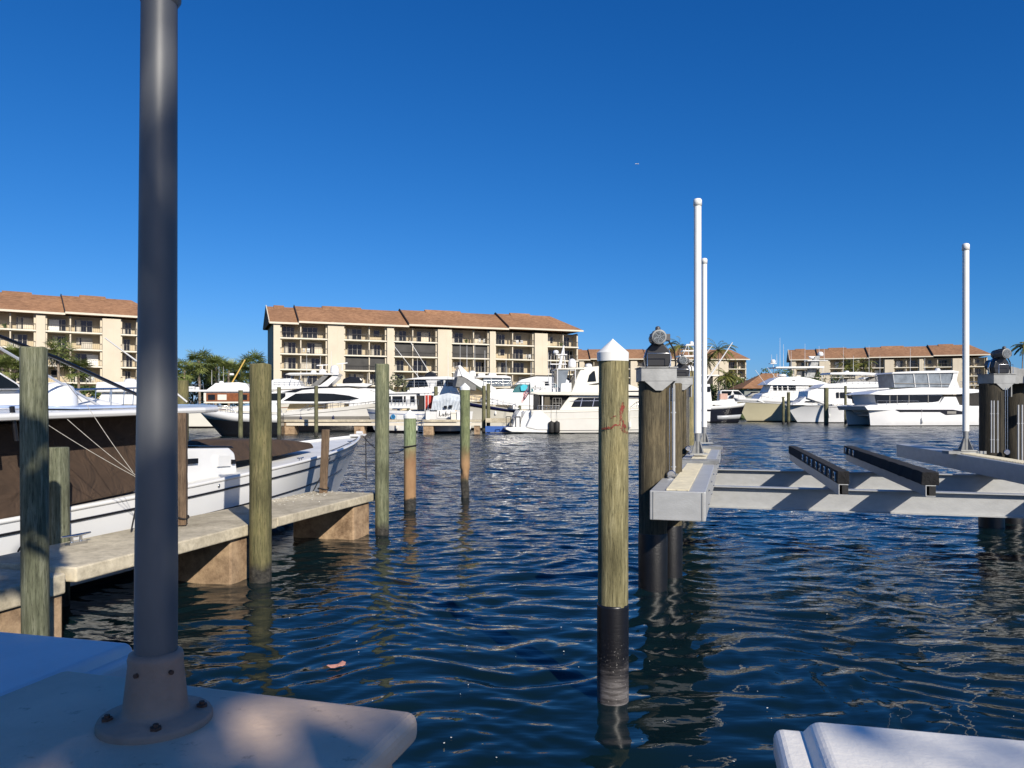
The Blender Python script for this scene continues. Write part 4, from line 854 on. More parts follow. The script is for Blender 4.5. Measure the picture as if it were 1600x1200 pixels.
# ------------------------------------------------------------ boats
class Boat:
    """local frame: x towards the bow, y to port, z up, origin amidships line at the stern, on the water"""
    def __init__(s, name, label, px_stern, Y, head_deg, L, B, cat='boat', group=None):
        p = W(px_stern, 640, Y); s.a = R(head_deg); s.h = Vector((math.cos(s.a), math.sin(s.a), 0)); s.n = Vector((-s.h.y, s.h.x, 0))
        s.o = Vector((p.x, p.y, 0)); s.L, s.B = L, B; s.name = name
        s.root = empty(name, tuple(s.o), s.a, label, cat, group)
        s.side = 1 if s.n.dot(-s.o) > 0 else -1      # which side shows
    def loc(s, px, py, off=None):                    # measured point on the vertical plane `off` to the visible side
        off = s.B/2 if off is None else off; k = (px-CX)/F; ox = s.o.x+s.side*off*s.n.x; oy = s.o.y+s.side*off*s.n.y
        x = (k*oy-ox)/(s.h.x-k*s.h.y); Y = oy+x*s.h.y
        return (x, CZ-(py-HY)/F*Y)
    def poly(s, pts, off=None): return [s.loc(px, py, off) for px, py in pts]
    def house(s, name, pts, w, mat, bevel=.04, taper=0, px=True, parent=None):
        P = s.poly(pts, w) if px else pts; z0 = min(p[1] for p in P); z1 = max(p[1] for p in P)
        f = (lambda z: w-taper*(z-z0)/max(.01, z1-z0)); m = MB(); m.prism(P, f)
        return m.build(name, mat, parent or s.root, bevel=bevel)
    def window(s, pts, w, wf=None, mat=None, name='window', both=True, px=True, parent=None, proud=.015):
        P = s.poly(pts, w) if px else pts; n = len(P); f = wf or getattr(s, 'lf', None) or (lambda z: w)
        a = sum(P[i][0]*P[(i+1) % n][1]-P[(i+1) % n][0]*P[i][1] for i in range(n))
        if a < 0: P = P[::-1]
        o = None
        for sd in ((1, -1) if both else (s.side,)):
            m = MB(); vs = [(x, sd*(f(z)+proud), z) for x, z in P]+[(x, sd*(f(z)-.04), z) for x, z in P]
            fs = [tuple(range(n)), tuple(range(2*n-1, n-1, -1))]+[((i+1) % n, i, n+i, n+(i+1) % n) for i in range(n)]
            if sd > 0: fs = [q[::-1] for q in fs]
            m.add(vs, fs); o = m.build(name, mat or GLASS, parent or s.root)
        return o
    def slab(s, name, x0, x1, w, z, th, mat=None, nose=.0, tail=.0, rise=0, parent=None, bevel=.03):
        m = MB(); n = 8; out = []
        for i in range(n+1):
            t = i/n; out.append((lerp(x0, x1-nose, t), w))
        if nose:
            for i in range(1, 8):
                a = i/8*math.pi; out.append((x1-nose+nose*math.sin(a), w*math.cos(a)))
        out2 = out+[(x, -y) for x, y in reversed(out[:n+1])]
        zf = lambda x: z+rise*(x-x0)/(x1-x0); N = len(out2)
        m.add([(x, y, zf(x)) for x, y in out2]+[(x, y, zf(x)+th*(1-.25*(abs(y)/w)**2)) for x, y in out2], [tuple(range(N)), tuple(range(2*N-1, N-1, -1))]+[((i+1) % N, i, N+i, N+(i+1) % N) for i in range(N)])
        return m.build(name, mat or WHITE, parent or s.root, bevel=bevel)
    # ---- hull surface
    def setup_hull(s, za, zf, rake=1.6, flare=1.0, stern_w=.9, fine=1.0, dip=0, full=.5):
        s.za, s.zf, s.rake, s.flare, s.sw, s.fine, s.dip, s.full = za, zf, rake, flare, stern_w, fine, dip, full
    def sheer(s, t): return s.za+(s.zf-s.za)*t**1.5-s.dip*math.sin(math.pi*t)
    def pt(s, t, u, sd):                             # t 0 stern..1 bow, u 0 waterline..1 sheer (u<0 below)
        z = s.sheer(t)*max(u, 0)+min(u, 0)*.7
        f = s.full; e = max(0, (t-f)/(1-f)); bd = s.B/2*(lerp(s.sw, 1, min(1, t/.35)) if t < .35 else 1)*(1-e**2.3)
        e2 = max(0, (t-f*.75)/(1-f*.75)); bw = s.B/2*.9*(lerp(s.sw, 1, min(1, t/.35)) if t < .35 else 1)*max(0, 1-e2**1.7)**1.05
        p = 1+s.flare*e; uu = max(0, u)
        y = bw+(bd-bw)*uu**p
        if u < 0: y = bw*(1+u*.55)
        x = t*(s.L-s.rake*(1-max(u, -.4))*t**2.2)
        return Vector((x, sd*max(y, .012), z))
    def hull(s, mat, bottom=None, boot=.16, mat2=None, deck=None, name='hull', rail=True, bulwark=0):
        us = [-1, -.5, 0, .12, .25, .4, .55, .7, .85, 1]; n = 30; ts = [i/n for i in range(n+1)]
        m = MB(); vs = [s.pt(t, u, sd) for sd in (1, -1) for t in ts for u in us]; k = len(us); o = (n+1)*k; fs = []
        for i in range(n):
            for j in range(k-1):
                a, b_, c, d = i*k+j, (i+1)*k+j, (i+1)*k+j+1, i*k+j+1
                fs.append((a, b_, c, d)[::-1]); fs.append((a+o, b_+o, c+o, d+o))
        m.add(vs, fs, True); m.add([vs[j] for j in range(k)]+[vs[o+j] for j in range(k)], [tuple(list(range(k))+list(range(2*k-1, k-1, -1)))])
        sv = [vs[n*k+j] for j in range(k)]+[vs[o+n*k+j] for j in range(k)]; m.add(sv, [(j, k+j, k+j+1, j+1) for j in range(k-1)])
        ho = m.build(name, mat, s.root)
        d = MB(); z = .03+bulwark; dv = [s.pt(t, 1, sd)*1.0-Vector((0, sd*.02, z)) for t in ts for sd in (1, -1)]
        d.add(dv, [(2*i, 2*i+2, 2*i+3, 2*i+1)[::-1] for i in range(n)]); d.build('deck', deck or OFFW, s.root)
        return ho
    def strake(s, name, u, r, mat, t0=0, t1=1, out=.0, parent=None, both=True):
        for sd in ((1, -1) if both else (s.side,)):
            m = MB(); m.tube([s.pt(lerp(t0, t1, i/24), u, sd)+Vector((0, sd*out, 0)) for i in range(25)], r, 5); m.build(name, mat, parent or s.root)
    def band(s, name, u0, u1, mat, t0=0, t1=1, out=.012):
        for sd in (1, -1):
            m = MB(); n = 24; vs = []
            for i in range(n+1):
                t = lerp(t0, t1, i/n)
                for u in (u0, (u0+u1)/2, u1): vs.append(s.pt(t, u, sd)+Vector((0, sd*out, 0)))
            fs = [(i*3+j, i*3+3+j, i*3+4+j, i*3+1+j) for i in range(n) for j in (0, 1)]
            if sd > 0: fs = [f[::-1] for f in fs]
            m.add(vs, fs, True)
            o = m.build(name, mat, s.root); so_ = o.modifiers.new('solid', 'SOLIDIFY'); so_.thickness = .02; so_.offset = -1
    def bow_rail(s, t0=.45, h=.75, r=.022, posts=9, inset=.06, mid=True, name='bow_rail', t1=.995):
        m = MB()
        for sd in (1, -1):
            P = [s.pt(lerp(t0, t1, i/posts), 1, sd)-Vector((0, sd*inset, 0)) for i in range(posts+1)]
            T = [p+Vector((.05, 0, h*(1 if i else .1))) for i, p in enumerate(P)]
            m.tube(T, r, 5)
            if mid: m.tube([p+(q-p)*.5 for p, q in zip(P, T)], r*.7, 4)
            for p, q in list(zip(P, T))[1:]: m.tube([p, q], r*.8, 4)
        p = s.pt(t1, 1, 1); m.tube([(p.x+.05, -.1, p.z+h), (p.x+.3, 0, p.z+h+.05), (p.x+.05, .1, p.z+h)], r, 5)
        return m.build(name, CHROME, s.root)
    def dome(s, x, y, z, r=.3, h=.4, name='radar_dome', mat=None):
        m = MB(); m.lathe((x, y, z), [(r*.6, -.1), (r*.98, 0), (r, h*.15), (r*.97, h*.55), (r*.75, h*.85), (r*.35, h*.97), (.001, h)], 14); return m.build(name, mat or WHITE, s.root)
    def antenna(s, x, y, z0, z1, r=.02, dx=0, mat=None, name='antenna'):
        m = MB(); m.tube([(x, y, z0), (x+dx, y, z1)], [r*1.3, r*.7], 5); return m.build(name, mat or WHITE, s.root)
    def frame(s, name, segs, r, mat=None):
        m = MB()
        if 'post' in name or 'frame' in name:
            for a, b_ in segs: m = MB(); m.tube([a, b_], r, 5); o = m.build(name, mat or CHROME, s.root)
            return o
        for a, b_ in segs: m.tube([a, b_], r, 5)
        return m.build(name, mat or CHROME, s.root)
    def fender(s, x, z, sd, r=.17, h=.8, mat=None, out=None):
        t = x/s.L; p = s.pt(t, .3, sd); m = MB(); c = Vector((x, p.y+sd*(r+.03), z)); m.lathe(c, [(r*.3, -h/2), (r*.85, -h/2+.08), (r, -h/2+.2), (r, h/2-.2), (r*.85, h/2-.08), (r*.25, h/2), (r*.2, h/2+.08)], 12)
        m.tube([c+Vector((0, 0, h/2)), s.pt(t, 1, sd)], .012, 4); return m.build('fender', mat or RUB, s.root)
def hullmat(name, col, zb, bot=(.008, .008, .01), band=None, bandcol=(.2, .19, .17), rough=.22):
    """gelcoat with waterline paint: bottom colour below zb, optional band above it"""
    m, t, b = principled(name); z = zval(t); n1 = noise(t, .7, 4, .6)
    r = ramp(t, [(.3, tuple(c*.93 for c in col)), (.7, col)]); t.links.new(n1.outputs[0], r.inputs[0]); c = r.outputs[0]
    if band: f = maprange(t, z, band-.008, band+.008); c = mixc(t, f, bandcol, c)
    f = maprange(t, z, zb-.008, zb+.008); c = mixc(t, f, bot, c)
    t.links.new(c, b.inputs['Base Color']); b.inputs['Roughness'].default_value = rough; b.inputs['Coat Weight'].default_value = .3; b.inputs['Coat Roughness'].default_value = .07; return m

# ---- 1. the sport fishing boat beside the pier (brown canvas)
S = Boat('sportfishing_boat', 'white centre cabin fishing boat with brown canvas enclosure moored along the concrete pier', -160, 9.75, 74.5, 16.6, 3.5)
S.o = Vector((-8.84-.258*2.1, 11.1-.966*2.1, 0)); S.root.location = S.o; S.side = -1
S.setup_hull(1.28, 2.02, rake=1.9, flare=1.2, full=.52)
S.hull(hullmat('fishing_boat_gelcoat', (.76, .77, .77), .12), deck=OFFW)
S.strake('rub_rail', .86, .022, BLACK, out=.012); S.strake('spray_rail', .58, .018, BLACK, out=.012, t1=.9); S.strake('gunwale', 1.0, .045, WHITE, out=-.02)
cp = [(-260, 684), (75, 661), (215, 648), (291, 643), (314, 702), (296, 742), (213, 770), (107, 792), (0, 815), (-260, 880)]
S.house('canvas_enclosure', cp, 1.42, CANVAS, bevel=.05, taper=.62)
htm = S.house('cabin', [(285, 701), (366, 700), (373, 708), (373, 738), (330, 750), (285, 760)], 1.12, WHITE, bevel=.05, taper=.12)
S.window([(293, 717), (309, 716), (309, 724), (293, 725)], 1.10, mat=BLACK, name='cabin_window')
S.window([(339, 712), (359, 712), (359, 728), (339, 729)], 1.09, mat=WHITE, name='hatch_door', proud=.03)
S.window([(362, 718), (366, 718), (366, 725), (362, 725)], 1.09, mat=BLACK, name='door_latch', proud=.035)
S.house('windscreen_ledge', [(312, 697), (362, 697), (366, 700.5), (312, 700.5)], .9, BLACK, bevel=.01)
S.house('foredeck_canvas', [(366, 722), (368, 700), (388, 688), (420, 686), (440, 686), (470, 688), (498, 692), (498, 700), (440, 712)], .95, CANVAS, bevel=.08, taper=.35)
x0 = S.loc(-240, 650, 1.6)[0]; x1 = S.loc(360, 640, 1.2)[0]; z0 = 2.70
ht = S.slab('hardtop', x0, x1, 1.72, 2.70, .15, nose=1.5, rise=.16, bevel=.05)
m = MB(); xa = S.loc(105, 650, 1.0)[0]; xb = S.loc(205, 640, 1.0)[0]; zt = lambda x: 2.86+.16*(x-x0)/(x1-x0)
m.hexa([(xa, -1.25, zt(xa)-.03), (xb, -1.25, zt(xb)-.03), (xb, .6, zt(xb)-.01), (xa, .6, zt(xa)-.01), (xa, -1.25, zt(xa)+.0), (xb, -1.25, zt(xb)+.0), (xb, .6, zt(xb)+.03), (xa, .6, zt(xa)+.03)]); m.build('roof_panel', M('pale_blue_vinyl', (.42, .52, .72), .3), ht, bevel=.01)
xd, zd = S.loc(90, 639, 0); S.dome(xd, 0, 2.83, .33, .56)
for k, dx in enumerate((0, .18, .36)):
    m = MB(); xx = S.loc(10, 660, 1.5)[0]-dx*2; m.tube([(xx, -1.6, 2.95), (xx+.05, -1.62, 2.45)], .035, 8); m.build('rod_holder', BLACK if k == 0 else WHITE, S.root)
bowp = S.pt(1, 1, 1); m = MB(); m.box((bowp.x-.15, 0, bowp.z+.02), (.6, .3, .07)); m.tube([(bowp.x-.05, -.1, bowp.z+.1), (bowp.x-.05, .1, bowp.z+.1)], .05, 8); m.build('bow_roller', WHITE, S.root, bevel=.01)
for t in (.30, .62, .86):
    p = S.pt(t, 1, -1); m = MB(); c = p+Vector((0, .12, .03)); m.tube([c+Vector((-.14, 0, .05)), c+Vector((-.05, 0, .04)), c+Vector((.05, 0, .04)), c+Vector((.14, 0, .05))], .014, 6); m.tube([c+Vector((-.05, 0, -.03)), c+Vector((-.05, 0, .05))], .012, 6); m.tube([c+Vector((.05, 0, -.03)), c+Vector((.05, 0, .05))], .012, 6); m.build('cleat', CHROME, S.root)
m = MB()
for t in (.42, .5, .7, .76): p = S.pt(t, .93, -1); m.lathe(p+Vector((0, -.012, 0)), [(.03, 0), (.035, .01), (.02, .015)], 8, axis=(0, -1, 0))
m.build('drain_fitting', CHROME, S.root)
def sag(a, b_, s_, n=14): a, b_ = Vector(a), Vector(b_); return [a.lerp(b_, i/n)-Vector((0, 0, s_*4*(i/n)*(1-i/n))) for i in range(n+1)]
def rope(label, pts, r=.014, mat=None, name='mooring_rope', group=None, cat='rope'):
    m = MB(); m.tube(pts, r, 6); o = m.build(name, mat or ROPE); return tag(o, label, cat, group)
Sw = lambda v: Vector(S.o)+S.h*v[0]+S.n*v[1]+Vector((0, 0, v[2]))
bt = Sw((bowp.x-.1, -.12, bowp.z+.02))
q = W(640, 712, 21.8); q2 = W(655, 690, 21.8)
rope('black mooring rope from the fishing boat bow to the low white capped pile', sag(bt, W(631, 703, 21.75), .28))
m = MB(); pc = W(640.5, 697, 22); m.tube([(pc.x+.2*math.cos(a), pc.y+.2*math.sin(a), pc.z+.03*math.cos(a)) for a in [k*math.pi/8 for k in range(17)]], .016, 6); tag(m.build('rope_loop', ROPE), 'black rope loop round the low white capped pile', 'rope')
rope('black rope hanging straight down from the tip of the fishing boat bow', [bt+Vector((.12, 0, 0)), bt+Vector((.12, 0, -.9)), bt+Vector((.13, 0, -1.45))], .016)
cl = Sw(S.pt(.62, 1, -1)+Vector((0, .12, .06))); cr_ = Sw(S.pt(.70, 1, -1)+Vector((0, .1, .05)))
rope('black rope looping down the hull from the cleat near the bow', [cr_, Sw(S.pt(.705, .95, -1)+Vector((.1, -.05, 0))), Sw(S.pt(.715, .5, -1)+Vector((0, -.06, 0))), Sw(S.pt(.70, .25, -1)+Vector((0, -.06, 0)))], .014)
rope('thin black rope lying along the gunwale from the cleat to the bow', sag(cr_, bt, .05), .01)
rope('short black line from the hull side down to the pier by the lamp pole', [W(213, 790, 12.4), W(205, 830, 12.2)], .014)
rope('second short black line from the hull side down to the pier at the left', [W(38, 846, 10.9), W(28, 862, 10.8)], .014)
rope('thick dark outrigger pole slanting down over the fishing boat', [W(-60, 503, 10.5), W(90, 560, 12.0), W(215, 617, 14), W(262, 640, 15)], [.028, .03, .032, .034], BLACK, 'outrigger', 'outriggers', 'outrigger')
rope('upper white outrigger pole slanting down over the fishing boat', [W(-40, 521, 11), W(118, 612, 14), W(165, 640, 15)], [.02, .022, .024], WHITE, 'outrigger', 'outriggers', 'outrigger')
rope('white outrigger pole passing behind the grey lamp pole', [W(164, 528, 24), W(216, 566, 25), W(292, 628, 26)], [.02, .028, .035], WHITE, 'outrigger', 'outriggers', 'outrigger')
for k, (a, c, lab) in enumerate([((75, 558), (128, 628), 'thin stay wire falling from the dark outrigger behind the mossy pile'), ((75, 664), (214, 746), 'lowest pale line across the brown canvas'), ((105, 655), (214, 744), 'middle pale line across the brown canvas'), ((135, 632), (208, 738), 'steepest pale line across the brown canvas')]):
    rope(lab, sag(W(*a, 10.7+.3*k), W(*c, 12.0), .02), .0045, WROPE, 'rigging_line', 'rigging lines over the fishing boat', 'line')

def generic_details(b, rng):
    pass
# ---- 2. express cruiser behind it
E = Boat('express_cruiser', 'white express cruiser with sloping windscreen behind the brown canvas boat', 0, 18, 74.5, 15, 4.2)
pb_ = W(222, 640, 28.5); E.o = Vector((pb_.x, pb_.y, 0))-E.h*15; E.root.location = E.o; E.side = -1
E.setup_hull(2.6, 3.05, rake=2, flare=1); E.hull(hullmat('cruiser_gelcoat', (.7, .7, .69), .2)); E.strake('rub_rail', .9, .03, GREYB, out=.01)
E.house('coachroof', [(196, 631), (120, 614), (100, 612), (60, 608), (-60, 604), (-60, 640), (196, 640)], 1.35, WHITE, .08, .3)
E.house('windscreen_frame', [(38, 609), (33, 600), (0, 577), (-60, 545), (-120, 530), (-160, 610)], 1.3, WHITE, .05, .25)
E.window([(30, 606), (26, 601), (0, 585), (-45, 563), (-45, 608)], 1.3, None, GLASS)
E.bow_rail(.55, .62, .025, 7, .1, False)
E.frame('deck_hatch', [((12, -.5, 3.15), (12.5, -.5, 3.15)), ((12, -.3, 3.2), (12.4, -.3, 3.3))], .03)
# ---- 3. hardtop boat glimpsed left of the pole
G = Boat('cabin_cruiser', 'white hardtop cruiser half hidden behind the grey lamp pole', 5, 60, 12, 13, 4)
G.setup_hull(1.4, 2.4, rake=1.6); G.hull(hullmat('hidden_cruiser_gelcoat', (.7, .7, .69), .25))
G.house('deckhouse', [(150, 632), (158, 613), (262, 613), (285, 632)], 1.6, WHITE, .05, .2); G.house('hardtop', [(148, 613), (150, 597), (220, 596), (270, 608), (272, 613)], 1.8, WHITE, .1)
G.dome(*(lambda q: (q[0], 0, q[1]))(G.loc(204, 600, 0)), .5, .45); G.bow_rail(.6, .7, .025, 5)
# ---- 4. wooden trawler yacht
T = Boat('trawler_yacht', 'cream trawler yacht with varnished wood window panels and a yellow boom', 292, 112, 6, 14.6, 4.6)
T.setup_hull(2.95, 3.5, rake=1.6); T.hull(hullmat('trawler_cream', (.68, .66, .58), .25, bot=(.02, .015, .015))); T.strake('rub_rail', .85, .05, TEAK)
T.house('deckhouse', [(318, 630), (318, 611), (402, 611), (404, 630)], 1.6, CREAM, .03); T.house('saloon_panel', [(322, 627.5), (322, 614), (390, 614), (392, 627.5)], 1.62, TEAK, .01)
for a, c in ((325, 336), (340, 354), (378, 386)): T.window([(a, 625), (a, 616.5), (c, 616.5), (c, 625)], 1.63, mat=CREAM if a == 340 else GLASS)
T.house('boat_deck', [(292, 612), (294, 609), (402, 609), (402, 612)], 1.9, WHITE, .03)
T.house('pilothouse', [(322, 609.5), (336, 598.5), (372, 597), (384, 599), (392, 609.5)], 1.3, WHITE, .08, .2); T.window([(340, 607), (341, 605), (354, 605), (354, 607)], 1.2, mat=TEAK, name='name_board')
T.dome(T.loc(346, 598, 0)[0], 0, T.loc(346, 599, 0)[1], .36, .36)
a = T.loc(361, 601, 0); c = T.loc(383, 562, 0); T.frame('boom', [((a[0], 0, a[1]), (c[0], 0, c[1]))], .11, YEL)
m = MB(); q_ = T.loc(363, 585, 0); m.box((q_[0], -.3, q_[1]), (.6, .4, .3)); m.build('life_raft', WHITE, T.root, bevel=.08)
for px in (341, 348): q_ = T.loc(px, 603, 0); T.antenna(q_[0], .4, q_[1], T.loc(px, 572, 0)[1])
T.frame('aft_rail', [((.1, sd*1.7, 2.9), (.1, sd*1.7, 3.9)) for sd in (1, -1)]+[((.1, -1.7, 3.9), (.1, 1.7, 3.9)), ((.1, -1.7, 3.9), (3, -1.8, 3.9)), ((.5, -1.8, 2.9), (2.2, -1.8, 4.1)), ((2, -1.8, 2.9), (.8, -1.8, 4.1))], .04, BLACK)
m = MB(); m.box((T.loc(301, 606, 0)[0], -.5, T.loc(301, 607, 0)[1]), (.9, .6, .6)); m.box((T.loc(307, 606, 0)[0], .5, T.loc(307, 607, 0)[1]), (.5, .5, .5)); m.build('deck_box', OFFW, T.root, bevel=.05)
# ---- 5. white cruiser pointing left; shade under its flare is coloured black
D_ = Boat('bow_rider', 'white cruiser with shade-darkened flared bow pointing left, in front of the trawler yacht', 440, 80, 187, 8.4, 3.4)
D_.setup_hull(2.15, 2.75, rake=2.4, flare=1.6); D_.hull(hullmat('shaded_flare_hull', (.008, .008, .009), .15)); D_.band('white_topside', .66, 1.0, WHITE, out=.012)
D_.house('coachroof', [(352, 641), (372, 636), (430, 630), (436, 645)], 1.1, WHITE, .08, .3); D_.bow_rail(.5, .6, .025, 8)
# ---- 6. long sport yacht with dark window band
Y1 = Boat('sport_yacht', 'sleek white sport yacht with long dark window band and raked radar arch', 392, 94, 4, 18, 4.8)
Y1.setup_hull(2.1, 3.9, rake=3, flare=1.3, full=.45); Y1.hull(hullmat('sport_yacht_gelcoat', (.71, .70, .66), 1.35, band=1.9, bandcol=(.20, .19, .17)))  # black bottom reaches high to stand for the shade under the pier
Y1.strake('rub_rail', .86, .035, GREYB, out=.01)
wf = lambda z: 1.95-.12*(z-3)
Y1.house('deckhouse', [(404, 631), (420, 612), (452, 610), (500, 606), (545, 605.5), (575, 609), (600, 618), (606, 624), (560, 630)], 1.95, WHITE, .06, .3)
Y1.window([(443, 626), (462, 615), (485, 614), (520, 615), (545, 618), (561, 622.5), (545, 625), (510, 627), (470, 627)], 1.95)
Y1.window([(408, 625.5), (419, 615), (446, 614), (446, 619), (438, 625.5)], 1.95)
Y1.house('roof_edge', [(440, 613), (470, 606.5), (500, 604), (545, 603), (590, 606), (590, 607), (545, 604.6), (500, 605.8), (472, 609), (462, 613)], 1.8, BLACK, .02)
Y1.house('flybridge', [(420, 609), (422, 600), (450, 603), (488, 604), (510, 600), (512, 606)], 1.6, WHITE, .06, .15)
Y1.house('radar_arch', [(497, 604), (508, 596), (524, 583), (529, 583), (527, 590), (512, 604)], 1.5, WHITE, .04, .2); Y1.house('mesh_screen', [(484, 603.5), (506, 585.5), (514, 586), (497, 603)], 1.4, MESHG, .01)
Y1.house('hardtop', [(445, 585), (452, 582.5), (490, 582.2), (529, 584), (529, 586), (490, 585)], 1.6, WHITE, .03)
for px, r, h in ((490, .35, .35), (504, .45, .5), (523, .55, 1.0)):
    q_ = Y1.loc(px, 583, 0); Y1.dome(q_[0], 0, q_[1], r, h)
for a, c in (((495, 571), (512, 570)), ((526, 569), (543, 567))):
    A1 = Y1.loc(*a, 0); B1 = Y1.loc(*c, 0); m = MB(); m.bar((A1[0], 0, A1[1]), (B1[0], 0, B1[1]), .12, .12); m.tube([((A1[0]+B1[0])/2, 0, A1[1]), ((A1[0]+B1[0])/2, 0, A1[1]-.8)], .08, 6); m.build('radar_scanner', WHITE, Y1.root)
q_ = Y1.loc(478, 582, 0); Y1.antenna(q_[0], .5, q_[1], Y1.loc(478, 552, 0)[1])
Y1.frame('flybridge_rail', [((Y1.loc(p, 600, 1.5)[0], -1.5, Y1.loc(p, 603, 1.5)[1]), (Y1.loc(p+4, 590, 1.5)[0], -1.5, Y1.loc(p+4, 588, 1.5)[1])) for p in (452, 465, 478)], .035)
Y1.bow_rail(.35, .7, .028, 12, .1, True); 
for px, lab in ((453, 0), (528, 1)):
    pass
m = MB(); q_ = Y1.loc(505, 603, 0); 
q_ = Y1.loc(556, 606, 0); ob = empty('jet_tender', tuple(Vector(Y1.o)+Y1.h*q_[0]+Y1.n*0+Vector((0, 0, q_[1]))), Y1.a, 'black outboard tender lying on the foredeck of the sport yacht', 'tender')
m = MB(); m.prism([(-2.2, 0), (-2.4, .5), (1.0, .55), (2.2, .45), (1.4, .05)], .7); m.build('tender_hull', OFFW, ob, bevel=.12)
m = MB(); m.prism([(-1.6, .5), (-1.5, 1.1), (-.6, 1.35), (.6, 1.25), (.9, .9), (.7, .5)], .45); m.build('seat_cover', BLACK, ob, bevel=.15)
# ---- 7. second white cruiser behind (left of capped pile)
K = Boat('cabin_boat', 'small white cabin boat with square windows and a red curtain in its cockpit', 668, 90, 177, 7.2, 3.2)
K.setup_hull(2.5, 2.8, rake=1.0); K.hull(hullmat('cabin_boat_gelcoat', (.7, .7, .685), .3)); K.strake('rub_rail', .85, .04, BLUEB)
K.house('deckhouse', [(600, 638), (602, 615), (650, 613.5), (652, 638)], 1.3, WHITE, .04); K.house('roof', [(596, 615.5), (598, 613), (680, 612), (680, 614)], 1.5, WHITE, .02)
for a, c in ((607, 611), (613, 629), (631, 634), (641, 648)): K.window([(a, 628.5), (a, 619), (c, 619), (c, 628.5)], 1.3, lambda z: 1.3)
K.house('cockpit_interior', [(652, 640), (652, 618), (662, 618), (662, 640)], 1.2, SHADEIN, .01); K.house('red_curtain', [(663, 639), (663, 617.5), (674, 617.5), (676, 639)], 1.25, REDC, .04)
K.frame('cockpit_post', [((K.loc(664, 638, 1.3)[0], -K.side*-1.3, K.loc(664, 642, 1.3)[1]), (K.loc(664, 638, 1.3)[0], -K.side*-1.3, K.loc(664, 614, 1.3)[1])), ((K.loc(669, 638, 1.3)[0], K.side*1.3, K.loc(669, 642, 1.3)[1]), (K.loc(669, 638, 1.3)[0], K.side*1.3, K.loc(669, 614, 1.3)[1]))], .05, WHITE)
m = MB(); q_ = K.loc(614, 650, 1.7); m.lathe((q_[0], K.side*1.62, q_[1]-.1), [(.22, 0), (.3, .03), (.22, .06), (.2, .0)], 14, axis=(0, K.side, 0)); m.build('blue_emblem', M('blue_decal', (.05, .25, .5), .4), K.root)
# ---- 8. flybridge boat with black windows behind it
V = Boat('flybridge_cruiser', 'white flybridge cruiser with black wrap windows behind the small cabin boat', 628, 106, 2, 15, 4.6)
V.setup_hull(2.0, 3, rake=2); V.hull(hullmat('flybridge_gelcoat', (.7, .7, .685), .3))
V.house('deckhouse', [(636, 640), (640, 606), (668, 604), (712, 604), (730, 640)], 1.9, WHITE, .06, .15); V.house('upper_window', [(634, 605.5), (640, 594), (665, 592), (670, 604)], 1.6, GLASS, .05, .1)
V.house('upper_house', [(670, 606), (664, 591), (714, 591), (716, 606)], 1.65, WHITE, .05, .1); V.window([(682, 603.5), (683, 595), (693, 594), (693, 603.5)], 1.62); V.window([(697, 603.5), (696, 594), (712, 594), (713, 603.5)], 1.62)
V.house('upper_roof', [(628, 593), (660, 589), (700, 588), (718, 591), (716, 593)], 1.8, WHITE, .05)
q_ = V.loc(673, 590, 0); m = MB(); m.prism([(q_[0]-.9, q_[1]), (q_[0]-.7, q_[1]+.5), (q_[0], q_[1]+.9), (q_[0]+.7, q_[1]+.6), (q_[0]+.9, q_[1])], .5); m.build('covered_seat', BLACK, V.root, bevel=.15)
V.frame('mast_stay', [((V.loc(672, 590, 0)[0], .2, V.loc(672, 612, 0)[1]), (V.loc(615, 525, 0)[0], .2, V.loc(632, 540, 0)[1])), ((V.loc(690, 600, 0)[0], -.2, V.loc(690, 612, 0)[1]), (V.loc(640, 545, 0)[0], -.2, V.loc(640, 532, 0)[1]))], .04, OFFW)
# ---- 9. tarpaulin covered boat stern on, with scribbled name
Q = Boat('covered_boat', 'boat under a pale pleated cover with a hand lettered stern next to the rusty ladder', 668, 88, -1, 5.2, 3.4)
Q.setup_hull(2.5, 2.5, rake=.3, stern_w=.95); Q.hull(hullmat('covered_boat_gelcoat', (.68, .68, .665), .3))
m = MB(); A1 = Q.poly([(674, 641), (677, 619), (700, 614), (718, 617), (724, 641)], 1.5); nn = 40
xs = [lerp(A1[0][0], A1[-1][0], i/nn) for i in range(nn+1)]; tops = sorted([(p[0], p[1]) for p in A1[1:4]])
vs = []
for i, x in enumerate(xs):
    y = -1.55+(.06 if i % 2 else -.05); xt = lerp(A1[1][0], A1[3][0], i/nn); zt_ = interp(tops, xt)
    vs += [(x, y, A1[0][1]), (lerp(x, xt, .6), y*.97, lerp(A1[0][1], zt_, .6)), (xt, -1.2, zt_), (xt, 1.2, zt_), (x, 1.5, A1[0][1])]
m.add(vs, [(i*5+j, i*5+5+j, i*5+6+j, i*5+1+j) for i in range(nn) for j in range(4)]); m.build('pleated_cover', TARP, Q.root)
z_ = lambda py: Q.loc(696, py, 1.7)[1]
m = MB(); xx = Q.loc(686, 646, 1.7)[0]; w_ = Q.loc(708, 646, 1.7)[0]-xx
stroke = [[(0, .0), (.02, .5), (.05, 1), (.04, .3), (.12, 0), (.16, .2)], [(.2, .2), (.26, .55), (.22, .1), (.3, .1), (.33, .5)], [(.33, .5), (.36, .0), (.42, .3)], [(.42, .3), (.5, .95), (.46, 0), (.56, .2), (.52, .55)], [(.56, .15), (.62, .6), (.66, .1)], [(.68, .4), (.78, .42)], [(.8, .0), (.84, .9), (.88, .45), (.94, .4), (.93, .05), (.83, .0)]]
for st in stroke: m.tube([(xx+u*w_, -1.74, z_(651)+v*(z_(642)-z_(651))) for u, v in st], .035, 4)
m.build('hand_lettering', BLACK, Q.root)
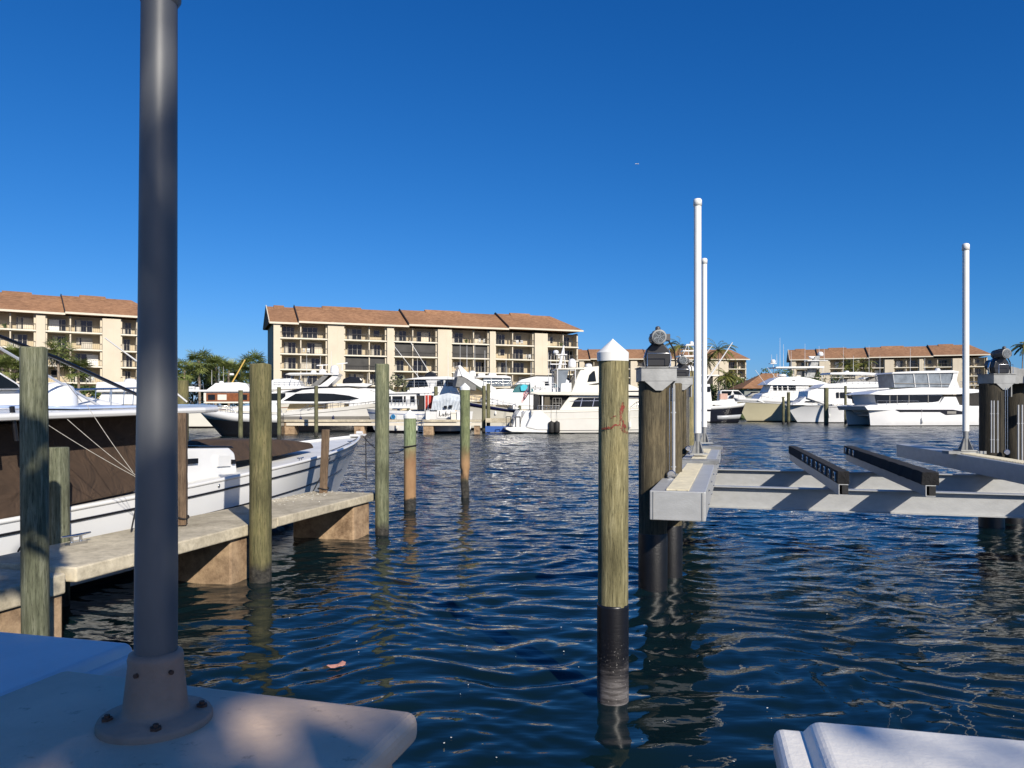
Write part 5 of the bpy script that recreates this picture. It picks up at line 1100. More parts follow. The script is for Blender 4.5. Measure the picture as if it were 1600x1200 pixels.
m = MB(); m.prism(Q.poly([(683, 653), (683, 641), (711, 640.5), (711, 653)], 1.7), .02, -1.71); m.build('name_panel', WHITE, Q.root)
for a, zz_ in ((696, 636), (704, 635)): q_ = Q.loc(a, zz_, 1.7); m = MB(); m.box((q_[0], -1.72, q_[1]), (.35, .3, .28)); m.build('cover_weight', BLACK, Q.root, bevel=.04)
# ---- 10. navy striped convertible pointing left
N = Boat('convertible_yacht', 'cream convertible yacht with a navy sheer stripe, enclosed flybridge and white raked arch', 905, 104, 193, 17.5, 5)
N.setup_hull(2.2, 4.15, rake=2.6, flare=1.5, full=.45, dip=.25); N.hull(hullmat('navy_stripe_gelcoat', (.70, .67, .58), .3)); N.band('sheer_stripe', .83, .97, NAVY, t0=.0, t1=1)
N.house('deckhouse', [(755, 632), (776, 618), (788, 613), (800, 613), (870, 613), (890, 636)], 2.0, WHITE, .08, .3); N.house('teal_windscreen', [(800, 613.5), (805, 606), (812, 600), (832, 601), (834, 613.5)], 1.7, M('teal_glass', (.02, .12, .13), .1), .05, .2)
N.house('foredeck_trunk', [(735+20, 626), (770, 609), (790, 607), (806, 608), (800, 618)], 1.7, WHITE, .1, .3)
N.house('raked_arch', [(716, 572), (719, 570), (732, 583), (744, 591), (762, 598), (776, 608), (765, 613), (748, 604), (730, 592), (722, 588)], 1.5, WHITE, .05, .1); N.house('arch_foot', [(714, 588), (716, 577), (722, 576), (730, 588)], 1.3, WHITE, .04)
N.house('mesh_screen', [(712, 604), (715, 589), (733, 590), (744, 603), (744, 610)], 1.35, MESHG, .01)
N.house('enclosure_roof', [(742, 590), (752, 586.5), (790, 586.5), (799, 589), (798, 591)], 1.7, WHITE, .04); N.house('clear_enclosure', [(753, 602), (756, 591), (797, 591), (800, 603), (776, 604)], 1.45, VINYL, .02)
for px in (768, 786, 799): q_ = N.loc(px, 603, 1.5); q2_ = N.loc(px-1, 590, 1.5); N.frame('enclosure_post', [((q_[0], sd*1.5, q_[1]), (q2_[0], sd*1.5, q2_[1])) for sd in (1, -1)], .06, WHITE)
q_ = N.loc(738, 588, 0); N.dome(q_[0], 0, q_[1], .5, .75); N.house('roof_box', [(747, 587), (748, 583.5), (757, 583.5), (758, 587)], .5, WHITE, .03); N.house('roof_hatch', [(764, 587), (765, 582.5), (775, 583), (776, 587)], .5, WHITE, .03)
N.bow_rail(.5, .95, .03, 12, .1, True)
for px in (720, 743): q_ = N.loc(px, 588, 0); N.antenna(q_[0], -.5, q_[1], N.loc(px, 535, 0)[1], .02)
N.house('turquoise_cover', [(814, 611), (813, 604), (818, 600.5), (824, 602), (825, 611)], 1.9, TURQ, .06)
N.fender(N.loc(776, 640)[0], 2.3, N.side, .16, .7, OFFW)
# ---- 11. rounded roof boat behind the main yacht
U = Boat('motor_yacht', 'white motor yacht with a rounded roof and black side windows behind the flag', 790, 118, 4, 17, 4.8)
U.setup_hull(2.2, 3.2); U.hull(hullmat('rounded_roof_gelcoat', (.7,.7,.68), .3)); U.house('deckhouse', [(800, 640), (800, 604), (815, 593), (838, 587.5), (862, 588), (885, 592), (905, 606), (915, 640)], 2.1, WHITE, .1, .2)
U.house('roof_line', [(816, 591), (838, 586), (864, 586.5), (884, 590), (884, 591.5), (862, 588), (838, 587.5)], 2.0, RAILM, .02); U.window([(846, 602), (847, 596.5), (857, 596), (859, 602)], 2.0, lambda z: 2.02); U.window([(832, 606), (833, 602), (843, 602), (843, 606)], 2.0, lambda z: 2.03)
# ---- 12. main white yacht, stern to the left
Y = Boat('flybridge_yacht', 'large cream white centre yacht with stern flag, black fenders and enclosed upper deck', 826, 89, 6, 20.5, 5.4)
Y.setup_hull(2.66, 3.3, rake=2.6, flare=1.2, stern_w=.93, full=.5); Y.hull(hullmat('main_yacht_gelcoat', (.70, .68, .62), .10, band=.0), deck=OFFW)
Y.strake('boot_stripe', .13, .035, BLACK, out=.0); Y.strake('knuckle', .62, .03, CREAM, out=.0, t1=.9); Y.strake('rub_rail', .90, .045, CREAM, out=.01)
Y.house('swim_platform', [(790, 671), (790, 668), (840, 666), (860, 670), (855, 676), (800, 675)], 2.5, OFFW, .05)
Y.house('quarter_fairing', [(822, 668), (828, 655), (834, 643), (845, 641), (862, 658), (868, 672), (840, 672)], 2.6, WHITE, .1)
Y.house('transom_stair', [(812, 668), (815, 655), (822, 642), (833, 641), (829, 668)], 1.9, WHITE, .05); Y.house('stair_recess', [(816, 668), (817, 652), (823, 645), (828, 645), (824, 668)], 1.35, M('grey_nonskid', (.28, .28, .29), .7), .02)
Y.frame('platform_rail', [(Vector((Y.loc(a, 668, 2.3)[0], Y.side*2.3, Y.loc(a, 668, 2.3)[1])), Vector((Y.loc(a, 650, 2.3)[0], Y.side*2.3, Y.loc(a, 651, 2.3)[1]))) for a in (791, 798, 806, 813)]+[(Vector((Y.loc(a, 651, 2.3)[0], Y.side*2.3, Y.loc(a, 651, 2.3)[1])), Vector((Y.loc(c, 651, 2.3)[0], Y.side*2.3, Y.loc(c, 651, 2.3)[1]))) for a, c in ((791, 798), (806, 813))], .045, RAILM)
Y.house('white_locker', [(801, 667), (805, 653), (812, 641), (815, 645), (813, 667)], 2.2, WHITE, .05)
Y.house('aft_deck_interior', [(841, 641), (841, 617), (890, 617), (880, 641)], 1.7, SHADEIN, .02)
Y.house('drop_curtain', [(850, 640), (851, 619), (859, 619), (859, 640)], 2.2, M('brown_mesh', (.09, .075, .05), .8), .01)
for a in (841.5, 846.5): Y.house('deck_pillar', [(a, 641), (a, 617), (a+2, 617), (a+2, 641)], 2.3, RAILM if a < 845 else WHITE, .02)
Y.frame('lounge_chair', [(Vector((Y.loc(a, 638, 2)[0], Y.side*2.0, Y.loc(a, 639, 2)[1])), Vector((Y.loc(c, 622, 2)[0], Y.side*2.0, Y.loc(c, 622, 2)[1]))) for a, c in ((863, 864), (869, 868), (873, 874), (878, 877))]+[(Vector((Y.loc(864, z, 2)[0], Y.side*2.0, Y.loc(864, z, 2)[1])), Vector((Y.loc(877, z, 2)[0], Y.side*2.0, Y.loc(877, z, 2)[1]))) for z in (622, 630)], .04, GREYB)
dk = Y.house('deckhouse', [(873, 642), (883, 628), (891, 619), (898, 617), (1046, 617), (1066, 636), (1060, 642)], 2.25, CREAM, .06, .1)
Y.window([(892.5, 636), (898, 625), (904, 621.5), (960, 621.5), (960, 635.5)], 2.25, lambda z: 2.23, name='saloon_window')
wfr = Y.window([(906, 636), (909.5, 622), (910.5, 622), (907.5, 636)], 2.25, lambda z: 2.25, CHROME, 'window_mullion'); Y.window([(925, 636), (928.5, 622), (929.5, 622), (926.5, 636)], 2.25, lambda z: 2.25, CHROME, 'window_mullion')
Y.window([(890, 627), (896, 626), (960, 625.5), (960, 626.3), (896, 626.8)], 2.25, lambda z: 2.26, CHROME, 'window_rail')
Y.window([(966, 622), (1000, 621.5), (1030, 622), (1030, 623), (966, 623)], 2.25, lambda z: 2.2, GREYB, 'house_moulding')
Y.house('upper_deck', [(828, 614), (830, 612), (893, 612.5), (1000, 612.5), (1040, 616), (1040, 618.5), (842, 617)], 2.6, CREAM, .04)
Y.house('pilothouse', [(893, 613), (897, 603), (903, 586), (908, 577), (914, 573.5), (945, 571), (968, 576), (978, 588), (982, 600), (996, 605), (1020, 613)], 2.05, CREAM, .08, .35)
Y.window([(982, 620), (982, 610.5), (1040, 610), (1044, 620)], 2.32, lambda z: 2.3, GLASS, 'pilothouse_window')
Y.window([(918, 597), (921, 586), (927, 580), (930, 579), (932, 596)], 2.05, lambda z: 2.05-.35*(z-4.7)/3, GLASS, 'arched_window'); Y.window([(920, 601), (930, 599), (945, 597), (945, 599), (932, 601)], 2.05, lambda z: 2.0, SHADEIN, 'vent')
Y.house('hardtop', [(869, 577.5), (871, 575.5), (910, 574), (914, 577)], 1.9, CREAM, .03)
Y.house('vinyl_enclosure', [(872, 604), (872, 578), (889, 578), (884, 597), (880, 612)], 1.75, VINYL, .01); Y.house('rear_curtain', [(876, 612), (877, 599), (893, 598), (893, 612)], 1.8, OFFW, .02)
Y.frame('hardtop_post', [(Vector((Y.loc(a, 612, 1.85)[0], sd*1.85, Y.loc(a, 612, 1.85)[1])), Vector((Y.loc(a, 577, 1.85)[0], sd*1.85, Y.loc(a, 577, 1.85)[1]))) for a in (871, 899) for sd in (1, -1)], .07, WHITE)
q_ = Y.loc(894, 575, 0); Y.dome(q_[0], 0, q_[1]+.1, .48, 1.0, 'satellite_dome'); q_ = Y.loc(921, 573, 0); Y.dome(q_[0], .5, q_[1], .42, .4)
mm_ = MB(); A1, B1 = Y.loc(874, 576, 0), Y.loc(881, 540, 0); mm_.tube([(A1[0], 0, A1[1]), (B1[0], 0, B1[1])], [.22, .09], 8); mm_.tube([(Y.loc(883.5, 575, 0)[0], 0, A1[1]), (B1[0], 0, B1[1]-.3)], .06, 6)
for p_, z__, w_ in ((868, 569, 1.9), (873, 554, 1.3)): q_ = Y.loc(p_, z__, 0); mm_.box((q_[0]+.3, 0, q_[1]), (w_, .5, .1))
Y_m = mm_.build('radar_mast', WHITE, Y.root); q_ = Y.loc(868.5, 553, 0); Y.dome(q_[0], 0, q_[1]+.1, .33, .35); Y.antenna(*(lambda q: (q[0], .5, q[1]))(Y.loc(858, 600, 0)), Y.loc(858, 550, 0)[1], .02)
for k, (a, c) in enumerate(((829, 836), (837, 844), (845, 852))):
    q_ = Y.loc((a+c)/2, 611, 1.6); w2 = (Y.loc(c, 611, 1.6)[0]-Y.loc(a, 611, 1.6)[0])/2*.9; m = MB(); z0_ = q_[1]
    m.box((q_[0], Y.side*1.6, z0_+.42), (w2*2, .5, .06)); m.box((q_[0], Y.side*1.35, z0_+.75), (w2*2, .05, .55))
    for u in (-w2, w2):
        for v in (-.22, .22): m.box((q_[0]+u, Y.side*1.6+v, z0_+.22), (.05, .05, .44))
    o = m.build('deck_chair', [OFFW, WHITE, OFFW][k]); o.location = Y.o; o.rotation_euler.z = Y.a; tag(o, ['left', 'middle', 'right'][k]+' deck chair on the open upper deck of the centre yacht', 'chair', 'deck chairs on the centre yacht')
Y.frame('upper_deck_rail', [(Vector((Y.loc(a, 612, 2.4)[0], Y.side*2.4, Y.loc(a, 612, 2.4)[1])), Vector((Y.loc(a, 597, 2.4)[0], Y.side*2.4, Y.loc(a, 599, 2.4)[1]))) for a in (829, 838, 848, 858, 868)]+[(Vector((Y.loc(829, z, 2.4)[0], Y.side*2.4, Y.loc(829, z, 2.4)[1])), Vector((Y.loc(868, z, 2.4)[0], Y.side*2.4, Y.loc(868, z, 2.4)[1]))) for z in (599, 603, 607)], .028, WHITE)
for a in (861.5, 870): Y.fender(Y.loc(a, 660)[0], .72, Y.side, .34, 1.35)
Y.bow_rail(.55, .8, .03, 9, .1)
# flag: staff and waving cloth
fx, fz = Y.loc(826, 643, 0); fl = empty('stern_flag', tuple(Vector(Y.o)+Y.h*fx+Y.n*Y.side*1.0+Vector((0, 0, fz))), Y.a, 'stars and stripes flag hanging from a dark staff on the yacht stern', 'flag')
m = MB(); m.tube([(0, 0, 0), (-.05, 0, 3.15)], .045, 6); m.build('flag_staff', RAILM, fl)
def flagmat():
    m, t, b = principled('striped_flag_cloth'); uv = t.nodes.new('ShaderNodeUVMap'); s_ = t.nodes.new('ShaderNodeSeparateXYZ'); t.links.new(uv.outputs[0], s_.inputs[0])
    a = t.nodes.new('ShaderNodeMath'); a.operation = 'MULTIPLY'; t.links.new(s_.outputs[1], a.inputs[0]); a.inputs[1].default_value = 6.5
    f = t.nodes.new('ShaderNodeMath'); f.operation = 'FRACT'; t.links.new(a.outputs[0], f.inputs[0]); g_ = t.nodes.new('ShaderNodeMath'); g_.operation = 'GREATER_THAN'; t.links.new(f.outputs[0], g_.inputs[0]); g_.inputs[1].default_value = .5
    c = mixc(t, g_.outputs[0], (.45, .01, .02), (.8, .8, .8))
    u = t.nodes.new('ShaderNodeMath'); u.operation = 'LESS_THAN'; t.links.new(s_.outputs[0], u.inputs[0]); u.inputs[1].default_value = .4
    v = t.nodes.new('ShaderNodeMath'); v.operation = 'GREATER_THAN'; t.links.new(s_.outputs[1], v.inputs[0]); v.inputs[1].default_value = .46
    w = t.nodes.new('ShaderNodeMath'); w.operation = 'MULTIPLY'; t.links.new(u.outputs[0], w.inputs[0]); t.links.new(v.outputs[0], w.inputs[1])
    vo = t.nodes.new('ShaderNodeTexVoronoi'); vo.inputs['Scale'].default_value = 14; vo.inputs['Randomness'].default_value = 0; t.links.new(uv.outputs[0], vo.inputs['Vector']); st = t.nodes.new('ShaderNodeMath'); st.operation = 'LESS_THAN'; t.links.new(vo.outputs[0], st.inputs[0]); st.inputs[1].default_value = .22
    c = mixc(t, w.outputs[0], c, mixc(t, st.outputs[0], (.01, .015, .09), (.8, .8, .8))); t.links.new(c, b.inputs['Base Color']); b.inputs['Roughness'].default_value = .8; return m
nx, nz = 22, 14; vs = []; uvs = []
for i in range(nx+1):
    for j in range(nz+1):                                   # hanging limp: the fly droops down and to the left
        u, v = i/nx, j/nz; x = -.08-u*.72-.16*(1-v)*u; z = 3.1-(1-v)*1.05-u*1.15; y = .16*math.sin(u*9+v*2)*u**.5; vs.append((x+.08*math.sin(v*7+u*3)*u, y, z)); uvs.append((u, v))
me = bpy.data.meshes.new('flag_cloth'); fs = [(i*(nz+1)+j, (i+1)*(nz+1)+j, (i+1)*(nz+1)+j+1, i*(nz+1)+j+1) for i in range(nx) for j in range(nz)]
me.from_pydata(vs, [], fs); ul = me.uv_layers.new(name='UVMap')
for lp in me.loops: ul.data[lp.index].uv = uvs[lp.vertex_index]
me.materials.append(flagmat()); me.polygons.foreach_set('use_smooth', [True]*len(fs)); fo = bpy.data.objects.new('flag_cloth', me); C.objects.link(fo); fo.parent = fl
# ---- 13. tower boat behind the two poles
TB = Boat('tower_boat', 'sportfishing convertible with a pipe tower seen behind the two white poles', 1104, 150, 184, 17, 5.2)
TB.setup_hull(2.2, 3.6, rake=2.2, flare=1.4); TB.hull(hullmat('tower_boat_gelcoat', (.7, .7, .685), .3))
TB.house('deckhouse', [(1050, 630), (1066, 612), (1075, 601), (1110, 600), (1114, 640), (1055, 640)], 1.8, WHITE, .08, .2); TB.window([(1074, 612), (1078, 605), (1110, 604), (1110, 612)], 1.8)
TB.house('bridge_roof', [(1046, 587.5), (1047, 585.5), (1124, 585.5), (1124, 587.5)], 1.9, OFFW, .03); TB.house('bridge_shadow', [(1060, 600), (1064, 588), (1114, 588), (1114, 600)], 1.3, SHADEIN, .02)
TB.house('tower_platform', [(1062, 557.5), (1062, 555), (1088, 555), (1088, 557.5)], 1.3, WHITE, .02); TB.house('tower_belly_band', [(1067, 549), (1067, 547), (1087, 547), (1087, 549)], .8, WHITE, .02); TB.house('tower_top', [(1071, 540), (1073, 537.5), (1088, 537.5), (1088, 540)], .8, WHITE, .02)
q_ = TB.loc(1080.5, 538, 0); TB.dome(q_[0], 0, q_[1], .42, .6)
L3 = lambda px, py, y: Vector((TB.loc(px, py, 0)[0], y, TB.loc(px, py, 0)[1]))
TB.frame('tower_pipe', [(L3(1050, 587, sd*1.7), L3(1072, 540, sd*.7)) for sd in (1, -1)]+[(L3(1100, 587, sd*1.7), L3(1086, 540, sd*.7)) for sd in (1, -1)]+[(L3(1055, 577, 1.5), L3(1090, 557, 1.2)), (L3(1095, 577, 1.5), L3(1064, 557, 1.2)), (L3(1056, 572, -1.5), L3(1094, 572, -1.5)), (L3(1074, 555, .8), L3(1074, 540, .8)), (L3(1085, 555, -.8), L3(1085, 540, -.8))], .05, WHITE)
rope('long white outrigger slanting up to the right beside the white poles', [W(1103, 597, 104), W(1144.5, 535, 104)], [.12, .06], WHITE, 'outrigger', 'outriggers', 'outrigger')
rope('shorter white outrigger tip showing between and right of the white poles', [W(1066, 600, 106), W(1113, 540, 106)], [.11, .05], WHITE, 'outrigger', 'outriggers', 'outrigger')
# ---- 14. black hulled open boat
BH = Boat('speed_boat', 'white decked speed boat with a black hull and silver lower band', 1098, 150, -4, 8.2, 3.6)
BH.setup_hull(3.2, 3.9, rake=1.4, flare=.8); BH.hull(hullmat('black_topsides', (.008, .008, .012), .2)); BH.band('white_sheer', .8, 1, WHITE); BH.band('silver_band', .2, .42, M('silver_paint', (.4, .41, .42), .3), t0=.3)
BH.house('deck_moulding', [(1104, 632), (1112, 627), (1142, 624), (1153, 629), (1150, 634)], 1.2, WHITE, .08, .4); BH.house('pink_cushion', [(1125.5, 624), (1125.5, 615), (1137, 615), (1137, 624)], .7, M('pink_fabric', (.55, .35, .28), .8), .03)
BH.house('windscreen', [(1140, 623), (1143, 618), (1147, 617), (1146, 623)], .9, BLACK, .02)
H2 = Boat('hardtop_boat', 'dark windowed hardtop boat behind the speed boat', 1118, 182, 2, 6, 3); H2.setup_hull(2, 2.6, rake=1); H2.hull(hullmat('hardtop_boat_gelcoat', (.68, .68, .665), .3))
H2.house('deckhouse', [(1124, 630), (1126, 610.5), (1130, 609.5), (1154, 609.5), (1163, 618), (1166, 622), (1160, 632)], 1.2, WHITE, .06, .15); H2.window([(1128, 614), (1128, 611), (1144, 611), (1142, 617), (1136, 618)], 1.2); H2.window([(1146, 611), (1154, 611), (1160, 616), (1148, 616)], 1.2)
H3 = Boat('runabout', 'small boat with dark canvas and raked windscreen in front of the low house', 1166, 186, 2, 7, 2.6); H3.setup_hull(2, 2.6, rake=1); H3.hull(hullmat('runabout_gelcoat', (.68, .68, .665), .3)); H3.house('dark_canvas', [(1166, 620), (1176, 614), (1188, 613), (1190, 620)], 1.0, BLACK, .08, .2); H3.house('windscreen', [(1186, 620), (1193, 611), (1204, 612), (1222, 622)], 1.0, VINYL, .04, .2)
# ---- 15. tan hulled trawler yacht
TY = Boat('expedition_yacht', 'tan hulled trawler yacht with white pilothouse and tall radar mast, bow pointing left', 1345, 165, 188, 26, 7)
pb_ = W(1146, 640, 160); TY.o = Vector((pb_.x, pb_.y, 0))-TY.h*26; TY.root.location = TY.o; TY.side = 1 if TY.n.dot(-TY.o) > 0 else -1
TY.setup_hull(3.9, 5.0, rake=3.0, flare=1.2, full=.4); TY.hull(hullmat('tan_yacht_topsides', (.52, .48, .33), .22)); TY.band('white_bulwark', .84, 1.0, WHITE); TY.strake('rub_rail', .84, .07, WHITE, out=.03)
for a in (1188, 1196): TY.window([(a, 634.5), (a, 633), (a+4.5, 633), (a+4.5, 634.5)], 2.4, (lambda z, a=a: TY.pt(TY.loc(a, 634, 2.4)[0]/(TY.L-1.2), .75, 1).y), GLASS, 'porthole')
TY.house('portuguese_bridge', [(1184, 626), (1192, 616), (1205, 612), (1265, 612), (1275, 632), (1200, 632)], 2.1, WHITE, .08, .2)
TY.house('bridge_glass', [(1190, 622), (1196, 615.5), (1206, 613.5), (1212, 622)], 2.0, VINYL, .05, .2)
TY.house('pilothouse', [(1200, 613), (1206, 601), (1262, 600.5), (1270, 613)], 1.95, WHITE, .04, .15)
for a, c in ((1208, 1214), (1216, 1221.5), (1223.5, 1230), (1232.5, 1243.5)): TY.window([(a+.6, 610), (a, 603), (c, 603), (c, 610)], 1.95)
TY.house('roof', [(1198, 601), (1205, 596), (1218, 589.5), (1250, 588), (1268, 591), (1295, 599), (1292, 602), (1262, 602)], 2.3, WHITE, .08, .5); TY.window([(1237, 594), (1239, 593), (1243, 594), (1243, 595)], 2.2, lambda z: 2.1, BLACK, 'vent')
TY.house('bimini', [(1212, 575), (1213, 573), (1288, 572), (1288, 575)], 1.9, OFFW, .04); TY.house('mast_fin', [(1259, 590), (1268, 566), (1276, 556), (1282, 556), (1278, 572), (1272, 590)], .4, GALV, .04, .1)
for px, py, r, h in ((1208, 567, .5, .75), (1282, 556, .6, .9), (1268, 560, .5, .35), (1222, 588, .9, .5)): q_ = TY.loc(px, py, 0); TY.dome(q_[0], 0, q_[1], r, h)
TY.house('spreader', [(1262, 564), (1262, 562.8), (1294, 562.8), (1294, 564)], .8, WHITE, .02); TY.house('radar_scanner', [(1264, 558), (1264, 556.5), (1277, 556.5), (1277, 558)], .15, WHITE, .02); TY.house('dome_stand', [(1204, 568.5), (1204, 567.5), (1214, 567.5), (1214, 568.5)], .5, WHITE, .02)
TY.frame('mast_pipe', [((TY.loc(a, 0, 0)[0], 0, TY.loc(a, b1, 0)[1]), (TY.loc(c, 0, 0)[0], 0, TY.loc(c, d1, 0)[1])) for a, b1, c, d1 in ((1208, 568, 1209, 590), (1215, 575, 1214, 590), (1240, 574, 1240, 590), (1258, 573, 1258, 590), (1286, 575, 1284, 598))], .06, WHITE)
for px, z0_, z1_ in ((1218, 575, 528), (1223.5, 575, 538), (1205, 567, 554), (1257, 590, 537), (1279, 557, 541), (1287, 563, 545), (1213, 567, 553)): TY.antenna(TY.loc(px, 570, 0)[0], .2, TY.loc(px, z0_, 0)[1], TY.loc(px, z1_, 0)[1], .035)
TY.bow_rail(.6, .7, .03, 8, .1, False)
rope('left thin antenna pole leaning over the low house roof', [W(1180, 578, 120), W(1196, 600, 120)], .035, WHITE, 'antenna', 'leaning antenna poles', 'antenna'); rope('right thin antenna pole leaning over the low house roof', [W(1199, 574, 121), W(1213, 592, 121)], .035, WHITE, 'antenna', 'leaning antenna poles', 'antenna')
# ---- 16. white yacht with glossy bow right of it
WY = Boat('flybridge_yacht', 'white flybridge yacht with glossy shaded bow between the tan yacht and the catamaran', 1400, 150, 188, 22, 6.4)
pb_ = W(1227, 640, 147); WY.o = Vector((pb_.x, pb_.y, 0))-WY.h*22; WY.root.location = WY.o
WY.side = 1 if WY.n.dot(-WY.o) > 0 else -1; WY.setup_hull(2.9, 3.6, rake=2.6, flare=1.4, full=.42); WY.hull(hullmat('glossy_white_topsides', (.72, .73, .74), .18, rough=.12)); WY.strake('rub_rail', .93, .04, GREYB, out=.01)
WY.house('foredeck_trunk', [(1238, 633), (1250, 628), (1262, 618), (1285, 615), (1300, 633)], 1.7, WHITE, .1, .4); WY.window([(1256, 631), (1258, 627), (1268, 626), (1280, 627), (1276, 631)], 1.7, lambda z: 1.6, GLASS)
WY.house('deckhouse', [(1262, 622), (1264, 611), (1285, 605), (1370, 603), (1385, 628), (1290, 632)], 2.0, WHITE, .08, .3)
for P_ in ([(1307, 622), (1307, 613), (1311, 613), (1311, 622)], [(1313, 622), (1313, 613), (1319, 613), (1320, 622)], [(1325, 622), (1324, 613), (1330, 613), (1336, 624)], [(1341, 613), (1378, 613), (1378, 624), (1350, 624)]): WY.window(P_, 2.0)
WY.house('upper_deck', [(1280, 606), (1290, 600), (1340, 596), (1392, 597), (1392, 605), (1340, 606)], 2.1, WHITE, .06, .2); WY.house('flybridge_seat', [(1322, 597), (1325, 592), (1352, 592), (1354, 597)], 1.2, GREYB, .06)
WY.house('hardtop', [(1297, 585), (1298, 582), (1345, 581), (1382, 584), (1382, 586)], 1.8, WHITE, .04); q_ = WY.loc(1323, 582, 0); WY.dome(q_[0], 0, q_[1], .45, .35)
WY.house('aft_arch', [(1352, 597), (1372, 588), (1378, 590), (1392, 606), (1380, 606), (1372, 596)], 1.5, GREYB, .04)
L3 = lambda px, py, y: Vector((WY.loc(px, py, 0)[0], y, WY.loc(px, py, 0)[1]))
WY.frame('hardtop_frame', [(L3(1300, 600, sd*1.6), L3(1310, 585, sd*1.6)) for sd in (1, -1)]+[(L3(1316, 600, sd*1.6), L3(1303, 585, sd*1.6)) for sd in (1, -1)]+[(L3(1345, 597, sd*1.6), L3(1335, 585, sd*1.6)) for sd in (1, -1)]+[(L3(1362, 597, sd*1.6), L3(1360, 585, sd*1.6)) for sd in (1, -1)], .05)
for px, z1_ in ((1315, 542), (1355, 540), (1372, 556)): WY.antenna(WY.loc(px, 585, 0)[0], .6, WY.loc(px, 600, 0)[1], WY.loc(px, z1_, 0)[1], .03)
WY.bow_rail(.45, .75, .03, 11, .1)
m = MB(); p_ = WY.pt(1, 1, 1); m.box((p_.x+.1, 0, p_.z), (.9, .35, .12)); m.tube([(p_.x+.5, 0, p_.z-.1), (p_.x+.2, 0, p_.z-.7), (p_.x-.1, 0, p_.z-.9)], .06, 6); m.build('anchor', GALV, WY.root)
# ---- 17. power catamaran
CB = Boat('power_catamaran', 'large white power catamaran with black hull window and clear flybridge enclosure on the right', 1600, 126, 188, 21, 8.4)
p_ = W(1338, 640, 124); CB.h = Vector((math.cos(R(188)), math.sin(R(188)), 0)); CB.o = Vector((p_.x, p_.y, 0))-CB.h*21; CB.root.location = CB.o
CB.side = 1 if CB.n.dot(-CB.o) > 0 else -1
CW = hullmat('catamaran_gelcoat', (.72,.72,.71), .16)
def cat_hull(yc, wdt):
    m = MB(); n = 22; us = [-.6, 0, .4, 1.0, 1.7, 2.3, 2.75]; vs = []
    for i in range(n+1):
        t = i/n
        for sd in (1, -1):
            for z in us:
                e = max(0, (t-.72)/.28); w = wdt/2*(1-e**2*(.96 if z < 1 else .90))*(1 if z > 0 else .8); vs.append((t*21-(.15*(2.75-z) if t > .9 else 0), yc+sd*max(w, .03), z*1.17))
    k = len(us); fs = []
    for i in range(n):
        for j in range(k-1):
            a = i*2*k+j; fs.append((a, a+1, a+2*k+1, a+2*k)); b_ = a+k; fs.append((b_, b_+2*k, b_+2*k+1, b_+1))
        a = i*2*k+k-1; fs.append((a, a+k, a+3*k, a+2*k))
    m.add(vs, fs, True); e = n*2*k; m.add(vs[e:e+2*k], [(j, j+1, k+j+1, k+j) for j in range(k-1)]); m.add(vs[:2*k], [(j, k+j, k+j+1, j+1) for j in range(k-1)])
    return m.build('hull', CW, CB.root)
cat_hull(CB.side*3.15, 2.1); cat_hull(-CB.side*3.15, 2.1)
m = MB(); m.box((9.8, 0, 2.35), (19.2, 4.7, 1.5)); m.prism([(19.4, 1.7), (20.3, 2.3), (20.6, 3.1), (19.4, 3.1)], 2.35); m.build('bridge_deck', CW, CB.root, bevel=.1)
o_ = 4.24; 
CB.window([(1400, 640), (1489, 640), (1508, 643.5), (1510, 647), (1478, 648.5), (1469, 643.8), (1407, 643.8)], o_, lambda z: o_-.02, BLACK, 'hull_window'); CB.window([(1480, 646.5), (1480, 642.5), (1494, 642.5), (1494, 646.5)], o_, lambda z: o_+.0, GREYB, 'hull_port')
CB.house('deck_coaming', [(1352, 634.5), (1362, 632.5), (1480, 631), (1545, 636), (1545, 642), (1356, 641)], 4.1, WHITE, .08, .3)
CB.house('deckhouse', [(1372, 634), (1366, 616), (1475, 615), (1466, 634)], 3.2, WHITE, .05, .1); CB.window([(1369, 630), (1367, 617.5), (1474, 617.5), (1467, 627), (1458, 628.5), (1374, 630.5)], 3.25, lambda z: 3.2, GLASS, 'saloon_window')
for a in (1390, 1401.5, 1420, 1450): CB.window([(a, 630), (a, 617.5), (a+1, 617.5), (a+1, 630)], 3.25, lambda z: 3.23, GREYB, 'window_mullion')
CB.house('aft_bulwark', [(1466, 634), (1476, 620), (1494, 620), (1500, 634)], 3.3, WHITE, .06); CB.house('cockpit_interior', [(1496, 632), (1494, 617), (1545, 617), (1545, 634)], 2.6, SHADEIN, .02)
CB.house('roof', [(1358, 616), (1372, 611.5), (1400, 608), (1445, 605), (1500, 605.5), (1540, 609), (1548, 611), (1530, 613.5), (1500, 616), (1380, 617.2)], 3.5, WHITE, .1, .7)
CB.house('flybridge_roof', [(1393, 584), (1396, 581.5), (1440, 579.5), (1490, 578.5), (1499, 580.5), (1498, 582.5)], 2.3, WHITE, .05); CB.house('clear_enclosure', [(1397, 605.5), (1395, 583), (1488, 582), (1484, 604)], 2.0, VINYL, .02)
CB.house('aft_arch', [(1482, 605.5), (1488, 592), (1490, 582), (1498, 581), (1495, 594), (1500, 606)], 2.1, WHITE, .05)
for a in (1395, 1427, 1449, 1468):
    q_ = CB.loc(a+3, 605, 2.05); q2_ = CB.loc(a, 582, 2.05); CB.frame('enclosure_post', [((q_[0], sd*2.05, q_[1]), (q2_[0], sd*2.05, q2_[1])) for sd in (1, -1)], .1 if a == 1427 or a == 1449 else .05, WHITE)
CB.frame('flybridge_rail', [((CB.loc(1397, 598, 2.1)[0], CB.side*2.1, CB.loc(1397, 599, 2.1)[1]), (CB.loc(1484, 601, 2.1)[0], CB.side*2.1, CB.loc(1484, 600, 2.1)[1]))], .06, GREYB)
